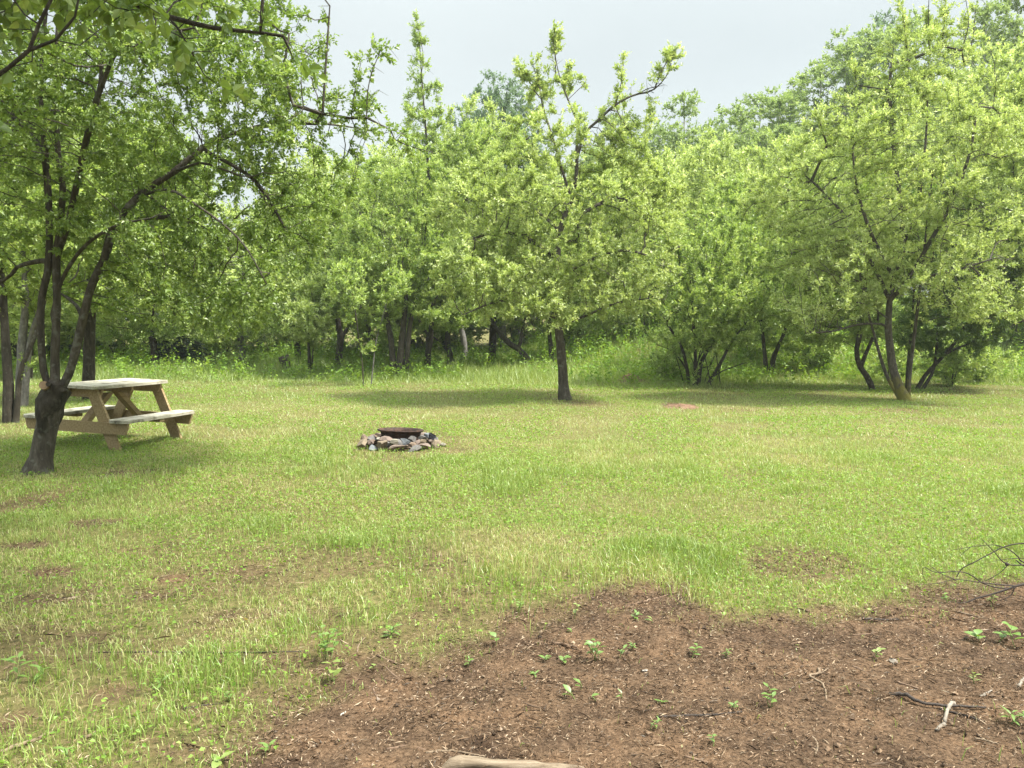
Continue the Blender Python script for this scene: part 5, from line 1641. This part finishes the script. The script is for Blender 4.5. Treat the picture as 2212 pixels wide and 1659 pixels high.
SEED_M = leaf_mat("seedling leaves", [(0.0, (0.080, 0.155, 0.024)), (0.5, (0.135, 0.230, 0.038)), (1.0, (0.250, 0.310, 0.085))], trans=.4, gloss=.06)
WEED_STEM = solid_mat("green stem", [(0.3, (0.12, 0.17, 0.05)), (0.7, (0.20, 0.24, 0.08))], bump=0)
for i, a in enumerate([
    ("single round-leaved seedling on a thin stalk, left of the leafy cluster", 1071, 1398, .055, 2, .055, .75),
    ("tall leafy seedling standing at the grass border, above the small white sprout", 1240, 1335, .09, 5, .035, .6),
    ("tiny whitish two-leaved sprout in the upper middle of the soil", 1237, 1368, .02, 2, .040, .6),
    ("seedling in the fringe of grass, left of the tall border seedling", 1122, 1322, .07, 6, .035, .5),
    ("big leafy cluster of seedlings in the middle of the soil", 1282, 1424, .10, 20, .045, .55),
    ("small upright seedling just right of the big leafy cluster", 1338, 1420, .055, 4, .038, .5),
    ("star-shaped seedling left of the big leafy cluster", 1218, 1436, .045, 6, .040, .5),
    ("flat spreading seedling left of the star-shaped one", 1178, 1426, .035, 6, .042, .45),
    ("fern-like seedling near the long slanting twig", 1372, 1342, .05, 8, .040, .4),
    ("pair of pale leaves right of the fern-like seedling", 1409, 1346, .035, 2, .045, .6),
    ("lacy low weed right of the short brown twig", 1371, 1402, .03, 10, .032, .35),
    ("oval-leaved sprout above the arched-leaf seedling", 1255, 1490, .035, 2, .042, .6),
    ("seedling with one big arched leaf in the centre of the soil", 1243, 1510, .035, 2, .060, .6),
    ("single bright leaf standing right of the arched-leaf seedling", 1286, 1515, .030, 1, .050, .7),
    ("spreading two-leaved sprout left of the long dark straight twig", 1425, 1522, .020, 3, .055, .45),
    ("small sharp sprout between the bright leaf and the two-leaved one", 1344, 1508, .025, 2, .035, .4),
    ("dark little rosette in the left part of the soil", 1008, 1440, .045, 7, .030, .5),
    ("little pale seedling beside the short dark brown twig", 807, 1444, .030, 3, .032, .6),
    ("leafy clump at the ragged grass border on the left", 840, 1378, .07, 12, .065, .4),
    ("low fine-leaved seedling near the dark twig's right part", 1405, 1578, .05, 8, .028, .45),
    ("low thin-leaved weed under the big leafy cluster", 1158, 1461, .022, 5, .040, .3),
    ("rosette on the soil below the grass tongue", 1495, 1420, .05, 7, .035, .55),
    ("small tufted seedling right of the rosette below the grass tongue", 1568, 1420, .045, 9, .032, .4),
    ("tall two-stemmed seedling in the right half of the soil", 1666, 1525, .09, 10, .042, .45),
    ("sprout at the right end of the long dark straight twig", 1591, 1532, .03, 4, .036, .5),
    ("yellowish withering seedling beside the pale chip", 1893, 1420, .075, 6, .042, .55),
    ("broad wavy-leaved plant near the right edge, lower left of the dead branch", 2115, 1385, .06, 4, .085, .8),
    ("single broad lobed leaf between the two wide-leaved plants at the right", 2155, 1386, .045, 2, .080, .8),
    ("tall broad-leaved plant at the right edge", 2193, 1398, .09, 5, .085, .75),
    ("faint fine-leaved weed above the small pale forked twig", 2105, 1476, .05, 8, .030, .4),
    ("grassy weed clump at the lower right edge", 2190, 1565, .07, 14, .075, .22),
    ("small fine weed near the bottom, right of the thick barkless stick", 1541, 1612, .04, 6, .030, .4),
    ("pale-flowered little weed under the dead branch", 2033, 1336, .06, 7, .030, .5),
    ("bushy seedling at the soil's edge under the dead branch", 2047, 1304, .06, 9, .035, .5),
    ("yellow green seedling beneath the dead branch's thick end", 2141, 1308, .07, 9, .035, .5),
    ("bushy broad-leaved weed at the corner where grass meets soil", 702, 1425, .17, 26, .055, .75),
    ("pale big-leaved weed hanging over the soil's left border", 722, 1478, .10, 6, .075, .7),
    ("lone weed in the thin grass left of the soil", 500, 1516, .06, 6, .055, .35),
    ("long-leaved dock plant at the left edge", 35, 1480, .12, 8, .095, .32),
    ("second long-leaved dock plant, right of the one at the left edge", 98, 1470, .10, 6, .088, .32),
    ("small star-shaped weed in the lower left of the soil", 580, 1625, .05, 6, .045, .35),
    ("upright weed at the lower left near the bottom edge", 153, 1645, .10, 5, .06, .35),
    ("broad yellow green leaves at the bottom edge where soil begins", 465, 1658, .03, 4, .09, .5),
    ("thin-leaved weed in the left-hand grass above the soil corner", 345, 1496, .09, 6, .07, .25),
]):
    seedling(a[0], a[1], a[2], a[3] * .9, a[4], a[5] * (.70 if a[5] > .05 else .85), a[6], 700 + i, tint=.85 if "yellow" in a[0] or "pale" in a[0] or "white" in a[0] else .5)

# ------------------------------------------------------------------ chips, a withered leaf
def chip(name, label, u, v, s, mat, seed, cat):
    o = rock_mesh(name, seed, s, s * .7, s * .35, mat)
    g = gnd(u, v)
    o.location = (g[0], g[1], g[2] + .002)
    o.rotation_euler = (.25, .2, seed)
    tag(o, label, cat, "pale bits on the bare soil")
WHITE_M = stone_mat("white stone", (.42, .39, .34))
chip("white_stone", "crumpled-looking white stone right of the big leafy cluster", 1392, 1454, .022, WHITE_M, 41, "stone")
chip("white_stone", "small white stone at the left border of the soil", 741, 1545, .016, WHITE_M, 42, "stone")
chip("wood_chip", "pale flat wood chip beside the yellowish seedling", 1927, 1430, .024, TW['white'], 43, "wood chip")
chip("wood_chip", "small pale wood chip in the lower left of the soil", 904, 1544, .010, TW['pale'], 44, "wood chip")
chip("wood_chip", "pinkish wood chip left of the tiny twig", 853, 1494, .014, TW['pale'], 45, "wood chip")
chip("wood_chip", "tan wood chip left of the flat spreading seedling", 1044, 1465, .016, TW['pale'], 46, "wood chip")
LEAF_DRY = leaf_mat("withered leaf", [(0, (.34, .33, .28)), (1, (.46, .44, .38))], trans=.2)
seedling("grey withered leaf standing up in the lower left grass", 209, 1570, .035, 1, .065, .8, 990, name="withered_leaf", tint=.7, cat="leaf", group=None, mat=LEAF_DRY, upright=1.2)
LEAF_TAN = leaf_mat("tan leaf", [(0, (.42, .30, .15)), (1, (.56, .44, .26))], trans=.2)
seedling("tan dead leaf lying in the grass left of the soil corner", 526, 1352, .03, 1, .07, .4, 991, name="dead_leaf", tint=.7, cat="leaf", group=None, mat=LEAF_TAN, upright=.8)

# ------------------------------------------------------------------ the bright, slightly hazy air
def haze():
    m, N, L = new_mat("haze")
    out = N.new("ShaderNodeOutputMaterial")
    v = N.new("ShaderNodeVolumePrincipled")
    v.inputs["Color"].default_value = (0.90, 0.96, 1.0, 1)
    v.inputs["Density"].default_value = 0.0008
    v.inputs["Anisotropy"].default_value = 0.3
    L.new(v.outputs["Volume"], out.inputs["Volume"])
    mb = MB()
    lo, hi = (-70, -62, -3), (70, 75, 22)
    V = [(x, y, z) for z in (lo[2], hi[2]) for x, y in ((lo[0], lo[1]), (hi[0], lo[1]), (hi[0], hi[1]), (lo[0], hi[1]))]
    mb.add(V, [[3, 2, 1, 0], [4, 5, 6, 7], [0, 1, 5, 4], [1, 2, 6, 5], [2, 3, 7, 6], [3, 0, 4, 7]])
    o = mb.build("haze", m)
    tag(o, None, None, None, "stuff")
haze()
